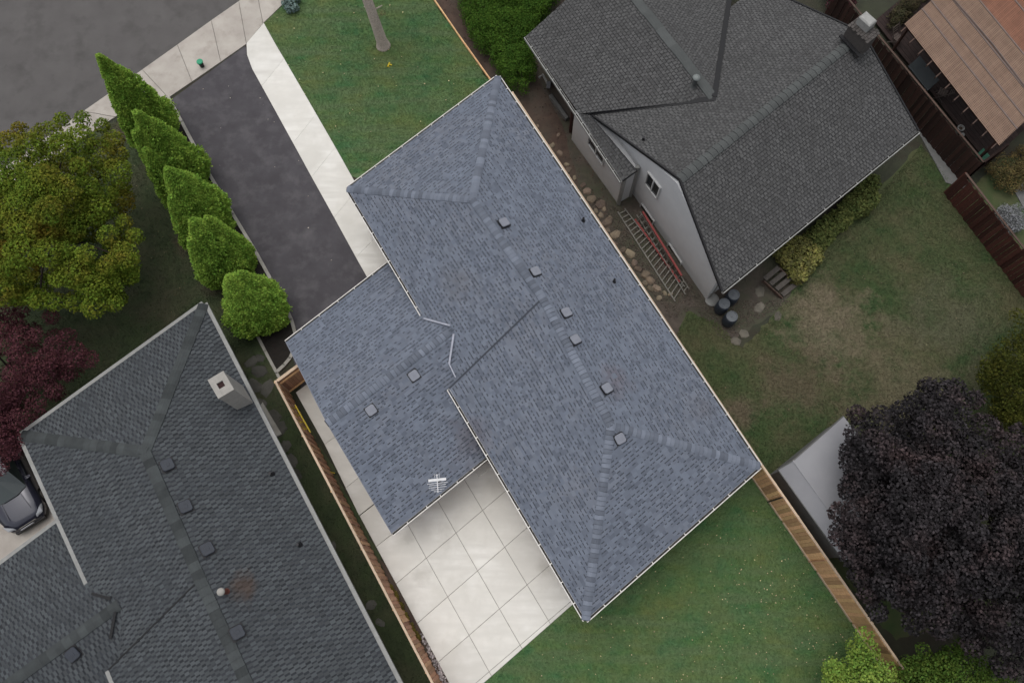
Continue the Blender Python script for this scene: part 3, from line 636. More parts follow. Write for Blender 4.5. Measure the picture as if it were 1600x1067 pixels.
MB().prism(par(tc - cv * 0.0, cu, cv, 0.12, 0.12), 4.75, 4.88).build('flue_opening', M('dark_flue', (0.03, 0.014, 0.014), rough=0.9), lh, ch)  # dark block closing the flue hole

# ------------------------------------------------------------------ right neighbour's house
rh = thing('right_house', 'charcoal shingled cross gabled house with grey white walls, upper right of the photo', 'house', W(1100, 250))
rr, re_ = 4.8, 2.9
K0, K1 = W(1062, 280, rr), W(1348, 52, rr)
E0, E1 = W(1128, 455, re_), W(1435, 205, re_)
kdir = unit((K1 - K0) * [1, 1, 0]); kn = perp(kdir); kn = kn if kn @ (W(922, 178, 2) - K0) > 0 else -kn
sl_ = (rr - re_) / abs(kn @ ((E0 + E1) / 2 - K0))
N1 = unit(np.array([kn[0] * sl_, kn[1] * sl_, 1.0]))
Q0 = hit(922, 178, K0, N1); Q1 = K1 + (Q0 - K0)
hN = Q0[2] + 0.10
n1 = W(822, 57, hN); n2 = W(905, 178, hN); n3 = W(972, 283, hN)
F1 = hit(1118, 155, K0, N1); fdir = unit(W(995, 0, F1[2]) - F1); F0 = F1 + fdir * 8.2
V1 = hit(1140, 0, K0, N1); V2 = F1 + (V1 - F1) * 1.5
pl_main = [(E0, E1, K0, K1), (Q1, Q0, K1, K0), (n1, n2, F0, F1), (V2, V2 + (F0 - F1), F1, F0)]
p_hi0, p_hi1 = W(921, 180, hN + 0.32), W(994, 267, hN + 0.36)
pl_main.append((n2, n3, p_hi0, p_hi1))
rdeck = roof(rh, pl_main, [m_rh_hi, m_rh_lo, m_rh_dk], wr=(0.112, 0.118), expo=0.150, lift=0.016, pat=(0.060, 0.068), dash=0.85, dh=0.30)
capr = cap_mesh(m_rh_cap, 0.20, 0.36, sag=0.07, butt=0.035, dark=m_valley)  # butt skirts borrow the valley black as painted shade
ridge_caps(rh, rdeck, K0, K1 - kdir * 0.9, capr, 0.28)
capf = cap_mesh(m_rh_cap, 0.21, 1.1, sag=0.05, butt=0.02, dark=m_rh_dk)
ridge_caps(rh, rdeck, F0, F1, capf, 0.98)
def valley(p, q, wd):
    MB().beam(p + UP * 0.05, q + UP * 0.05, wd, 0.03).build('valley_flashing', m_valley, rh)
valley(F1, hit(922, 178, K0, N1), 0.24); valley(F1 + fdir * 0.1, V2, 0.22)
for p, q in ((K0, Q0), (K0, E0), (K1, Q1), (K1, E1)): MB().beam(p, q, 0.07, 0.10).build('rake_board', m_valley, rh)
rcen = (K0 + K1) / 2
gutter(rh, E0, E1, rcen, m_gut_w, hang=0.9); gutter(rh, n1, n3, F1, m_gut_w, hang=0.6)
# gable wall
g0, g1 = W(985, 296, 0.65), W(1102, 464, 0.65); gw = unit(g1 - g0); gin = perp(gw); gin = gin if gin @ (K1 - K0) > 0 else -gin; g0 = g0 + gin * 0.16; g1 = g1 + gin * 0.16
N2 = nrm(E0, E1, K0)
zp = lambda p, P, N: P[2] - (N[0] * (p[0] - P[0]) + N[1] * (p[1] - P[1])) / N[2]
tt = np.linalg.solve(np.array([gw[:2], -kdir[:2]]).T, (K0 - g0)[:2])[0]; gap_ = g0 + gw * tt
g0x = g0 - gw * 2.6
top = [g0x * [1, 1, 0] + UP * (max(zp(g0x, K0, N1), 0.8) - 0.18), gap_ * [1, 1, 0] + UP * (rr - 0.2), g1 * [1, 1, 0] + UP * (zp(g1, K0, N2) - 0.18)]
pg = [g0x * [1, 1, 0] + UP * 0.65, g1, top[2], top[1], top[0]]
wl = MB(); n = len(pg); wl.add(pg + [p + gin * 0.2 for p in pg], [tuple(range(n)), tuple(range(n, 2 * n))[::-1]] + [(i, n + i, n + (i + 1) % n, (i + 1) % n) for i in range(n)])
gwall = wl.build('gable_wall', m_white, rh)
hb = [g0x + gin * 0.06, g1 + gin * 0.06, g1 + (K1 - K0) * [1, 1, 0] * 0.95, g0x + (K1 - K0) * [1, 1, 0] * 0.95]
MB().prism([p[:2] for p in hb], 0, 1.9).build('foundation_wall', m_white, rh)
body = inset([p[:2] for p in (g0x + gin * .1, g1 + gin * .1, g1 + (K1 - K0) * [1, 1, 0] * 0.93, g0x + (K1 - K0) * [1, 1, 0] * 0.93)], 0.06)
# front wall under the low eave
f0, f1 = W(893, 218, 0), W(965, 318, 0); fi = perp(f1 - f0); fi = fi if fi @ (K1 - K0) > 0 else -fi
MB().prism([p[:2] for p in (f0, f1, f1 + fi * 0.75, f0 + fi * 3)], 0, hN - 0.14).build('front_wall', m_white, rh)
r0_, r1_ = W(855, 143, 0) + fi * 0.1, W(889, 192, 0) + fi * 0.1
MB().prism([p[:2] for p in (r0_, r1_, r1_ + fi * 2.5, r0_ + fi * 2.5)], 0, hN - 0.14).build('porch_wall', M('taupe_wall', (0.095, 0.085, 0.075), (0.075, 0.066, 0.06), 4, 0.8), rh)
MB().beam(W(860, 150, 0.12), W(886, 187, 0.12), 0.16, 0.24).build('wall_ledge', m_found, rh)
MB().beam(W(857, 133, 0.1), W(857, 133, hN - 0.1), 0.18, 0.3).build('door', m_black, rh)
MB().beam(W(891, 205, 0.0), W(891, 205, 0.0) + UP * (hN - .1), 0.12, 0.2).build('corner_board', M('reddish_trim', (0.06, 0.03, 0.026), rough=0.8), rh)
for px, hh in (((966, 319), hN - 0.05), ((984, 306), hN + 0.2)):
    b = W(*px, 0); MB().beam(b + UP * 0.02, b + UP * hh, 0.15, 0.15).build('porch_post', m_gut_g, rh)
MB().beam(W(1107, 464, 0.0), W(1107, 464, 0.0) + UP * 2.45, 0.16, 0.12).build('corner_post', m_gut_g, rh)
MB().tube([W(842, 122, 0.35), W(848, 117, 0.4), W(854, 128, 0.25), W(858, 137, 0.15)], 0.06, 10).build('downspout_elbow', m_gut_w, rh)
def window(px4, P, N, panes=2, root=rh, ztop=None):
    c = [hit(x, y, P, N) for x, y in px4]; outw = N
    if ztop is not None: c[1] = c[0] * [1, 1, 0] + UP * ztop; c[2] = c[3] * [1, 1, 0] + UP * ztop
    fr = MB()
    for a, b in zip(c, c[1:] + c[:1]): fr.beam(a + outw * 0.03, b + outw * 0.03, 0.06, 0.09, up=outw)
    for k in range(1, panes):
        t = k / panes; fr.beam(c[0] + (c[3] - c[0]) * t + outw * .03, c[1] + (c[2] - c[1]) * t + outw * .03, 0.05, 0.07, up=outw)
    w = fr.build('window', m_winfr, root)
    for k in range(panes):
        s, t = k / panes + 0.02, (k + 1) / panes - 0.02; q = [c[0] + (c[3] - c[0]) * s, c[1] + (c[2] - c[1]) * s, c[1] + (c[2] - c[1]) * t, c[0] + (c[3] - c[0]) * t]
        raw('pane', [p + outw * 0.02 for p in q], [(0, 1, 2, 3)], m_glass, root, w)
window([(920, 224), (925, 200), (951, 238), (943, 258)], f0, -fi, 2, ztop=hN - 0.26)
window([(1009, 286), (1014, 268), (1033, 293), (1027, 310)], g0, -gin, 2)
# basement windows
fN = -gin; fP = g0 + gin * 0.06
for q in ([(1000, 324), (1004, 318), (1023, 345), (1020, 353)], [(1043, 385), (1047, 380), (1066, 410), (1062, 420)]): window(q, fP, fN, 1)
# chimney at the far gable
cc = W(1352, 43, 5.7)
cku, ckv = kdir, unit(E1 - K1) * [1, 1, 0]; ckv = unit(ckv)
chm = MB(); chm.prism(par(cc, cku, ckv, 0.34, 0.52), 2.2, 5.55); chim = chm.build('chimney', m_chim, rh)
bk = meshof(MB().box((0, 0, 0), (0.10, 0, 0), (0, 0.045, 0), (0, 0, 0.03)), 'brick', m_chim)
for i in range(5):
    for j in range(9):
        o = cc + cku * ((i - 2) * 0.155 + (0.04 if j % 2 else -0.02)) + ckv * ((j - 4) * 0.125); o[2] = 5.56 + 0.012 * random.random(); piece('brick', bk, frame(o, cku * 0.7, ckv * 1.2, UP), rh, chim)
MB().prism(par(W(1357, 29, 6.0), cku, ckv, 0.22, 0.30), 5.5, 6.0, ch=0.05).build('chimney_cap', m_gut_w, rh, chim)
sd0 = MB(); s_ = cc - cku * 0.42; sd0.beam(s_ - ckv * 0.62 - UP * 0.75, s_ + ckv * 0.62 - UP * 0.85, 0.16, 0.05); sd0.build('chimney_flashing', m_valley, rh)
# roof pipes
Nf = nrm(n1, n2, F1); q = hit(1084, 134, F1, Nf)
fp = MB(); fp.lathe(q - UP * 0.08, [(0.20, 0), (0.13, 0.1), (0.10, 0.16), (0.09, 0.55)], 14); fpo = fp.build('flue_pipe', m_rh_cap, rh)
MB().lathe(q + UP * 0.50, [(0.13, 0), (0.16, 0.03), (0.16, 0.07), (0.05, 0.12)], 16).build('flue_cap', M('grey_green_cap', (0.15, 0.165, 0.16), rough=0.5), rh, fpo, smooth=True)
q = hit(1005, 219, K0, N1); MB().lathe(q - UP * 0.04, [(0.09, 0), (0.06, 0.07), (0.05, 0.25), (0.03, 0.25)], 12).build('plumbing_vent', m_black, rh)

# ------------------------------------------------------------------ fences
def board_mesh(w, h, t, mat, dog=0.0):
    m = MB(); m.box((0, 0, h / 2), (w / 2, 0, 0), (0, t / 2, 0), (0, 0, h / 2)); return meshof(m, 'board', mat)
def fence(root, p, q, h, side, bmat, rmat, pmat, bw=0.14, gap=0.008, cap=True, posts=2.4, kick=None, jitter=0.012, alt=0.0):
    """side: +1/-1, which side of the post line the boards stand on"""
    p, q = np.asarray(p) * [1, 1, 0], np.asarray(q) * [1, 1, 0]; d = unit(q - p); nn = perp(d) * side; L = np.linalg.norm(q - p)
    bm = board_mesh(bw, h - 0.08, 0.02, bmat); n = int(L / (bw + gap))
    for i in range(n):
        off = 0.055 + (alt if i % 2 else 0.0) + random.uniform(-0.003, 0.003)
        o = p + d * ((i + 0.5) * L / n) + nn * off + UP * (0.03 + random.uniform(-jitter, jitter))
        piece('board', bm, frame(o, d, np.cross(UP, d), UP), root)
    k = max(1, int(round(L / posts)))
    for i in range(k + 1):
        c = p + d * (L * i / k); MB().beam(c, c + UP * (h + 0.01), 0.09, 0.09).build('post', pmat, root)
    for i in range(k):
        a, b = p + d * (L * i / k + 0.046), p + d * (L * (i + 1) / k - 0.046)
        for z in (0.3, h - 0.25): MB().beam(a + UP * z, b + UP * z, 0.05, 0.09).build('rail', rmat, root)
        if cap: MB().beam(a - d * 0.046 + UP * (h + 0.03) + nn * 0.02, b + d * 0.042 + UP * (h + 0.03) + nn * 0.02, 0.085, 0.035).build('top_rail', rmat, root)
        if kick is not None: MB().beam(a + nn * 0.085 + UP * 0.09, b + nn * 0.085 + UP * 0.09, 0.03, 0.16).build('kick_board', kick, root)
    return d, nn
FH = 1.8
p, q = W(430, 597, FH), W(720, 1153, FH)
fl_ = thing('cedar_fence', 'new cedar fence along the side walk and patio, left of the bungalow', 'fence', p * [1, 1, 0])
sgn = 1 if perp(q - p) @ (W(850, 560) - p) > 0 else -1
fd, fnn = fence(fl_, p, q, FH, sgn, m_cedar_d, m_cedar_l, m_cedar, alt=0.03)
# gate across the side walk
ga, gb = p * [1, 1, 0] + fnn * 0.1, W(470, 568, FH) * [1, 1, 0]; gdv = unit(gb - ga); 
gate = thing('cedar_gate', 'short cedar gate closing the side walk beside the garage corner', 'gate', ga)
gm = board_mesh(0.14, FH - 0.1, 0.02, m_cedar_d); LG = np.linalg.norm(gb - ga); gn = perp(gdv); gn = gn if gn @ (W(850, 900) - ga) > 0 else -gn
for i in range(int(LG / 0.15)):
    piece('board', gm, frame(ga + gdv * (0.08 + i * 0.15) + UP * 0.05, gdv, np.cross(UP, gdv), UP), gate)
MB().beam(ga + UP * (FH + 0.02), gb + UP * (FH + 0.02), 0.12, 0.045).build('top_rail', m_cedar_l, gate)
for z in (0.12, FH - 0.32): MB().beam(ga + gn * 0.05 + UP * z, gb + gn * 0.05 + UP * z, 0.06, 0.10).build('rail', m_cedar, gate)
for c in (ga - gdv * 0.06, gb + gdv * 0.05): MB().beam(c, c + UP * (FH + 0.06), 0.10, 0.10).build('post', m_cedar_l, gate)
p, q = W(801, 145, FH), W(1484, 1145, FH); q = W(1405, 1032, FH) + unit(W(1405, 1032, FH) - p) * 3
fr_ = thing('cedar_fence', 'new cedar fence along the right lot line, running on beside the back lawn', 'fence', p * [1, 1, 0])
sgn = 1 if perp(q - p) @ (W(850, 560) - p) > 0 else -1
# the line bends slightly at the house corner
mid_ = W(1192, 728, FH)
fence(fr_, p, mid_, FH, sgn, m_cedar, m_cedar_l, m_cedar_l, kick=m_cedar_l)
fd2, fn2 = fence(fr_, mid_, q, FH, sgn, m_cedar, m_cedar_l, m_cedar_l, kick=m_cedar_l)
for px in ((1216, 777), (1284, 871)):
    c = W(*px, 0.9); c = mid_ * [1, 1, 0] + fd2 * ((c - mid_) @ fd2)
    MB().beam(c + fn2 * 0.10 + UP * 0.05, c + fn2 * 0.10 + UP * (FH + 0.03), 0.09, 0.03).build('metal_strap', m_black if px[0] < 1250 else m_cedar_d, fr_)
# timber edging of the front lawn
ed = thing('timber_edging', 'thin weathered timber edging between the front lawn and the mulch bed', 'edging', W(720, 60))
pts = [W(640, -55), W(676, -2), W(720, 62), W(768, 129), W(801, 178)]
for a, b in zip(pts[:-1], pts[1:]): MB().beam(a + UP * 0.05, b - unit(b - a) * 0.01 + UP * 0.05, 0.06, 0.18).build('plank', m_cedar, ed)
# brown fences in the right neighbour's back corner
p, q = W(1372, 55, FH), W(1537, 254, FH)
bf = thing('brown_fence', 'dark brown board fence beside the pergola terrace', 'fence', p * [1, 1, 0])
sgn = 1 if perp(q - p) @ (W(1200, 300) - p) > 0 else -1
fence(bf, p - unit(q - p) * 3.0, q, FH, sgn, m_brown, m_brown_l, m_brown, bw=0.17, jitter=0.03, alt=0.03)
p2, q2 = W(1509, 271, FH), W(1650, 452, FH)
bf2 = thing('brown_fence', 'red brown board fence with pale stones along its foot, right edge of the photo', 'fence', p2 * [1, 1, 0])
m_brown2 = M('red_brown_stain', (0.066, 0.022, 0.015), (0.043, 0.015, 0.011), 8, 0.8, 0.3, 60, objr=0.35)
fence(bf2, p2, q2, FH, sgn, m_brown2, m_brown_l, m_brown2, bw=0.19, jitter=0.03, alt=0.03)
bf3 = thing('brown_fence', 'short dark brown fence piece across the end of the terrace by the green crate', 'fence', q * [1, 1, 0])
fence(bf3, q * [1, 1, 0], W(1575, 226, FH), FH, -sgn, m_brown, m_brown, m_brown, bw=0.15)

# ------------------------------------------------------------------ pergola terrace
ph = 2.6
O = W(1412, 39, ph); u = W(1560, 229, ph) - O; Lu = np.linalg.norm(u); u = unit(u); v = unit(W(1457, 0, ph) - O)
per = thing('pergola', 'pergola roofed with tan lattice panels, upper right corner', 'pergola', O * [1, 1, 0])
def vs(px, py): 
    d = W(px, py, ph) - O; return np.linalg.solve(np.array([u[:2], v[:2]]).T, d[:2])[1]
edges = [0.0, vs(1590, 205), vs(1600, 185), vs(1600, 140), vs(1600, 88), vs(1600, 20), vs(1600, 20) + 1.2]
m_tan2 = M('rusty_tan_lattice', (0.21, 0.098, 0.062), (0.165, 0.075, 0.048), 2.0, 0.85, island=0.12)
for k in range(len(edges) - 1):
    a, b = edges[k] + 0.02, edges[k + 1] - 0.02; mm = MB(); step = 0.085
    for i in range(int((b - a) / step) + 1):
        c = O + v * (a + (i + 0.5) * (b - a) / (int((b - a) / step) + 1)) + u * Lu / 2 + UP * 0.03; mm.box(c, u * Lu / 2, v * 0.026, UP * 0.004)
    for i in range(int(Lu / step)):
        c = O + v * (a + b) / 2 + u * (i + 0.5) * step + UP * 0.04; mm.box(c, u * 0.026, v * (b - a) / 2, UP * 0.004)
    mm.build('lattice_panel', m_tan if k < 4 else m_tan2, per)
    if k: MB().beam(O + v * edges[k] + UP * 0.055, O + v * edges[k] + u * Lu + UP * 0.055, 0.07, 0.03).build('batten', m_seam, per)
nr = 11
for i in range(nr):
    c = O + u * (0.15 + i * (Lu - 0.3) / (nr - 1)) - UP * 0.08; MB().beam(c - v * 0.32, c + v * edges[-1], 0.045, 0.14).build('rafter', m_brown_l, per)
for vv in (0.35, edges[-1] - 0.3):
    MB().beam(O + v * vv - UP * 0.25, O + v * vv + u * Lu - UP * 0.25, 0.09, 0.18).build('beam', m_brown, per)
    for uu in (0.2, Lu - 0.2): c = (O + v * vv + u * uu) * [1, 1, 0]; MB().beam(c, c + UP * (ph - 0.34), 0.1, 0.1).build('post', m_brown, per)
MB().tube([O + v * edges[3] + UP * 0.1 + u * 0.1, O + v * (edges[3] + .12) + UP * 0.1 + u * Lu * 0.5, O + v * edges[3] + UP * 0.1 + u * Lu], 0.035, 8).build('trim_pipe', m_seam, per)
# vine on the pergola top
deckp = thing('terrace', 'dark brown terrace deck beneath the pergola', 'deck', W(1450, 150))
d0 = W(1395, 70, 0.2); du = unit((W(1530, 240, 0.2) - d0)); dv = v
for i in range(24):
    c = d0 + du * 3.3 + dv * (0.1 + i * 0.205) - du * 0.4; MB().box(c, du * 4.4, dv * 0.097, UP * 0.03).build('board', M('terrace_board', (0.030, 0.018, 0.016), (0.020, 0.013, 0.012), 6, 0.9, objr=0.3) if 'terrace_board' not in MATS else MATS['terrace_board'], deckp)
tb = W(1443, 115, 0.95); tab = thing('glass_table', 'dark glass topped table on the terrace beside the pergola', 'table', tb * [1, 1, 0] + UP * 0.23)
tu, tv = du, dv
MB().box(tb, tu * 0.75, tv * 0.42, UP * 0.012).build('table_top', M('smoky_table_glass', (0.045, 0.052, 0.055), rough=0.15, spec=0.6), tab)
for s in (-1, 1):
    for t in (-1, 1): c = tb + tu * 0.68 * s + tv * 0.36 * t; MB().beam(c * [1, 1, 0] + UP * 0.23, c - UP * 0.012, 0.04, 0.04).build('leg', m_black, tab)
m_chair = M('grey_weathered_wood', (0.095, 0.075, 0.065), (0.065, 0.05, 0.045), 9, 0.85)
def folding_chair(px, ang, label):
    c = W(*px, 0.23); r = thing('folding_chair', label, 'chair', c); a = np.array([math.cos(ang), math.sin(ang), 0]); b = perp(a)
    for k in range(4): MB().box(c + a * (-0.15 + k * 0.1) + UP * 0.44, a * 0.04, b * 0.2, UP * 0.012).build('seat_slat', m_chair, r)
    for k in range(3): MB().box(c - a * (0.27 + 0.05 * k) + UP * (0.6 + 0.12 * k), UP * 0.045, b * 0.2, a * 0.012).build('back_slat', m_chair, r)
    for s in (-1, 1):
        MB().beam(c + b * 0.22 * s + a * 0.25, c + b * 0.22 * s - a * 0.4 + UP * 0.95, 0.03, 0.035).build('leg', m_chair, r); MB().beam(c + b * 0.19 * s - a * 0.25, c + b * 0.19 * s + a * 0.2 + UP * 0.42, 0.03, 0.035).build('leg', m_chair, r)
folding_chair((1466, 153), 2.6, 'weathered folding chair at the lower end of the glass table')
folding_chair((1396, 68), -0.9, 'weathered folding chair nearest the brick chimney')
pt = W(1496, 206, 0.23); pot = thing('plant_pot', 'small pale plant pot standing beside the brown fence on the terrace', 'pot', pt)
MB().lathe(pt, [(0.10, 0), (0.15, 0.3), (0.16, 0.3), (0.16, 0.34), (0.13, 0.34), (0.12, 0.28)], 16).build('bowl', m_gut_w, pot); MB().lathe(pt, [(0.12, 0.26), (0.06, 0.31)], 12).build('soil', m_soil, pot)
MB().lathe(pt + np.array([0.14, -0.22, 0]), [(0.08, 0), (0.1, 0.12), (0.09, 0.14)], 14).build('saucer', m_gut_w, pot)
gc = W(1537, 243, 0.5); cr = thing('green_crate', 'green plastic crate at the end of the terrace', 'crate', gc * [1, 1, 0])
MB().box(gc * [1, 1, 0] + UP * 0.22, du * 0.24, dv * 0.2, UP * 0.02).build('floor', m_green_c, cr)
for s in (-1, 1):
    MB().box(gc * [1, 1, 0] + UP * 0.36 + du * 0.24 * s, du * 0.012, dv * 0.212, UP * 0.16).build('side', m_green_c, cr); MB().box(gc * [1, 1, 0] + UP * 0.36 + dv * 0.2 * s, du * 0.228, dv * 0.012, UP * 0.16).build('side', m_green_c, cr)
MB().box(gc * [1, 1, 0] + UP * 0.525, du * 0.25, dv * 0.21, UP * 0.005).build('lid', m_green_c, cr)
P = [W(1585, 298, 0.06), W(1620, 265, 0.06), W(1640, 300, 0.06), W(1605, 335, 0.06)]
tag(MB().prism([p[:2] for p in P], 0, 0.06, ch=0.01).build('path_slab', m_found, origin=W(1610, 300)), 'pale paving slab at the right edge between the yellow and white shrubs', 'slab')

# ------------------------------------------------------------------ shed
sh = thing('garden_shed', 'garden shed with a smooth light grey roof under the dark purple tree', 'shed', W(1300, 770))
sa, sb, s1 = W(1216, 733, 1.8), W(1318, 650, 1.9), W(1239, 719, 2.3)
sdv = unit(W(1298, 848, 1.9) - sa); sc_ = sa + sdv * 4.0; sd_ = sb + sdv * 4.0; s2 = s1 + sdv * 4.0
su = unit(sb - sa); s3 = sa + su * 2.4 + UP * 0.25; s3b = s3 + sdv * 4
mm = MB()
for P in ([sa, s1, s2, sc_], [s1, sb, sd_, s2]):
    n_ = nrm(P[0], P[1], P[2]); mm.add(P + [p - n_ * 0.03 for p in P], [(0, 1, 2, 3), (7, 6, 5, 4)] + [(i, 4 + i, 4 + (i + 1) % 4, (i + 1) % 4) for i in range(4)])
mm.build('roof', m_shed, sh)
MB().beam(s1 + UP * 0.012, s2 + UP * 0.012, 0.05, 0.02).build('ridge_trim', m_shed, sh)
tr = MB(); tr.beam(sa - UP * 0.03, sc_ - UP * 0.03, 0.06, 0.07); tr.beam(sa - UP * 0.03, s1 - UP * 0.01, 0.05, 0.07); tr.beam(s1 - UP * 0.01, sb - UP * 0.03, 0.05, 0.07); tr.build('roof_trim', M('grey_shed_trim', (0.09, 0.09, 0.085), rough=0.6), sh)
MB().prism(inset([p[:2] for p in (sa, sb, sd_, sc_)], 0.1), 0, 1.85).build('wall', m_found, sh)

# ------------------------------------------------------------------ things beside the right house
def ladder(name, label, a0, a1, b0, b1, n, rmat, gmat, rw=0.05):
    r = thing(name, label, 'ladder', a0 * [1, 1, 0])
    MB().beam(a0, a1, rw, rw).build('side_rail', rmat, r); MB().beam(b0, b1, rw, rw).build('side_rail', rmat, r)
    for i in range(n):
        t = (i + 0.5) / n; MB().beam(a0 + (a1 - a0) * t, b0 + (b1 - b0) * t, 0.035, 0.03).build('rung', gmat, r)
ladder('ladder', 'long grey aluminium ladder lying nearest the rocks beside the gable wall', W(965, 331, 0.05), W(1055, 471, 0.05), W(976, 326, 0.16), W(1070, 448, 0.16), 20, m_alu, m_alu)
ladder('ladder', 'faded red ladder leaning on its edge against the gable wall', W(992, 343, 0.18), W(1062, 441, 0.18), W(1004, 331, 0.75), W(1065, 431, 0.75), 12, m_redp, m_alu, 0.08)
ladder('ladder', 'grey ladder lying between the red ladder and the gable wall', W(995, 336, 0.3), W(1071, 460, 0.16), W(1000, 331, 0.42), W(1077, 452, 0.26), 14, m_alu, m_alu, 0.04)
for (x, y), lb in (((1147, 460), 'slate blue barrel with a grey lid nearest the gutter corner of the right house'), ((1132, 474), 'slate blue barrel with a grey lid, leftmost of the three barrels'), ((1144, 494), 'slate blue barrel with a grey lid, lowest of the three on the lawn side')):
    c = W(x, y, 0.9) * [1, 1, 0]; bl = thing('barrel', lb, 'barrel', c, 'rain barrels by the right house')
    MB().lathe(c, [(0.23, 0), (0.27, 0.15), (0.285, 0.45), (0.27, 0.75), (0.24, 0.86)], 24).build('drum', m_barrel, bl, smooth=True)
    MB().lathe(c, [(0.24, 0.84), (0.24, 0.90), (0.20, 0.905), (0.195, 0.885), (0.06, 0.885), (0.05, 0.91), (0.0005, 0.91)], 24).build('lid', m_barlid, bl)
c = W(1113, 468, 0.08); tag(MB().lathe(c * [1, 1, 0], [(0.30, 0), (0.31, 0.06), (0.28, 0.09), (0.25, 0.07), (0.002, 0.07)], 22).build('drain_cover', m_gut_w, origin=c * [1, 1, 0]), 'round beige drain cover at the foot of the gable corner', 'drain cover')
m_tread = M('weathered_tread', (0.085, 0.075, 0.066), (0.06, 0.053, 0.047), 8, 0.9, objr=0.15); st_ = W(1219, 440, 0); steps = thing('back_steps', 'four weathered plank steps below the back eave of the right house', 'steps', st_)
td = unit(W(1240, 437, .3) - W(1212, 460, .3)) ; tdn = perp(td); tdn = tdn if tdn @ (W(1240, 460) - W(1200, 420)) > 0 else -tdn
for i, (x, y) in enumerate(((1204, 429), (1213, 437), (1222, 445), (1231, 454))):
    c = W(x + 2, y - 2, 0.68 - 0.17 * i); MB().box(c, td * 0.42, tdn * 0.105, UP * 0.022).build('tread', m_tread, steps)
for s in (-0.47, 0.47): MB().beam(W(1204, 429, .55) + td * s, W(1233, 456, 0.05) + td * s, 0.05, 0.2).build('stringer', m_brown_l, steps)
c = W(1250, 440, 0.1); MB().beam(c * [1, 1, 0], c * [1, 1, 0] + UP * 0.5, 0.2, 0.2).build('post', m_flag, steps)
ORD = ['first', 'second', 'third', 'fourth', 'fifth', 'sixth', 'seventh', 'eighth', 'ninth', 'tenth', 'eleventh', 'twelfth', 'thirteenth', 'fourteenth', 'fifteenth', 'sixteenth', 'seventeenth', 'eighteenth', 'nineteenth', 'twentieth'] + ['twenty ' + k for k in ('first', 'second', 'third', 'fourth', 'fifth', 'sixth', 'seventh', 'eighth', 'ninth')] + ['thirtieth', 'thirty first', 'thirty second', 'thirty third']
def rock(name, px, py, r, mat, flat=0.55, label=None, group=None, cat='stone'):
    c = W(px, py, 0); m = MB(); n, k = 7, 4; V = []
    ph0 = random.random() * 6; a = random.uniform(0.7, 1.0); rot = random.random() * 3.14
    for i in range(k):
        th = math.pi * 0.5 * i / (k - 1)
        for j in range(n):
            f = 2 * math.pi * j / n; rr_ = r * (math.cos(th) if i < k - 1 else 0.12) ** 0.55 * (1 + 0.16 * math.sin(2 * f + ph0) + random.uniform(-0.2, 0.2)); x, y = rr_ * math.cos(f), rr_ * a * math.sin(f)
            V.append((c[0] + x * math.cos(rot) - y * math.sin(rot), c[1] + x * math.sin(rot) + y * math.cos(rot), r * flat * math.sin(th) * (1 + random.uniform(-0.08, 0.08)) - 0.02 * (i == 0)))
    Fc = [(i * n + j, i * n + (j + 1) % n, (i + 1) * n + (j + 1) % n, (i + 1) * n + j) for i in range(k - 1) for j in range(n)] + [tuple(range((k - 1) * n, k * n))]
    o = m.add(V, Fc).build(name, mat, origin=c)
    return tag(o, label, cat, group)
rk_ = [(350, 0, 25), (390, 45, 16), (445, 90, 20), (470, 130, 28), (495, 180, 36), (555, 212, 34), (575, 238, 20), (525, 252, 18), (555, 278, 22), (592, 325, 36), (615, 300, 22), (600, 372, 18), (645, 400, 34), (640, 455, 24), (692, 495, 30), (738, 522, 34), (765, 575, 24), (790, 612, 26), (835, 650, 34), (862, 684, 30), (828, 702, 20), (905, 735, 30), (865, 738, 25), (955, 765, 18), (990, 772, 20), (920, 795, 20)]
rk_ = [(800 + x / 4, 267 + y / 4, s / 4) for x, y, s in rk_] + [(800 + x / 4, y / 4, s / 4) for x, y, s in ((290, 845, 15), (250, 912, 22), (300, 962, 24), (340, 1030, 20), (160, 790, 12), (360, 1055, 18))]
rk_.sort(key=lambda q: q[1])
for k, (x, y, s) in enumerate(rk_):
    sz = 'large' if s > 7.4 else ('small' if s < 5.1 else 'middling')
    rock('field_stone', x, y, s * 0.029, m_rock, 0.5, '%s tan field stone, %s from the hedge end of the rock row' % (sz, ORD[k]), 'field stones along the lot line')
for x, y, s, lb in ((1187, 455, 10, 'flat grey stepping stone nearest the plank steps'), (1186, 481, 10, 'flat pale stepping stone right of the barrels'), (1163, 521, 9, 'squarish stepping stone at the lawn edge below the barrels'), (1149, 533, 8, 'stepping stone farthest from the house on the dry lawn'), (1215, 494, 8, 'small stepping stone sunk in dry grass below the steps')):
    rock('stepping_stone', x, y, s * 0.028, m_flag, 0.22, lb, 'stepping stones by the barrels')
for k, (x, y) in enumerate(((1210, 150), (1250, 185), (1300, 245), (1330, 280), (1360, 320), (1385, 355), (1410, 395), (1440, 425), (1470, 465), (1500, 500), (1550, 570), (1585, 610))):
    rock('edging_stone', 1200 + x / 4, 267 + y / 4, 0.085, m_flag, 0.7, 'small edging stone, %s from the pergola end along the red brown fence' % ORD[k], 'edging stones along the red brown fence')
for k, (x, y, s) in enumerate(sorted(((393, 566, 11), (405, 580, 14), (396, 602, 12), (417, 606, 13), (408, 632, 10), (428, 650, 12), (436, 672, 12), (446, 698, 10), (456, 720, 11), (462, 742, 9), (405, 560, 8), (520, 852, 7), (580, 945, 8), (594, 972, 7)), key=lambda q: q[1])):
    rock('flagstone', x, y, s * 0.030, m_flag_d, 0.14, 'dark worn flagstone, %s from the top in the gap beside the left house' % ORD[k], 'flagstones in the side gap')
P = [W(x, y, 0.1)[:2] for x, y in ((403, 640), (410, 628), (440, 678), (432, 682))]
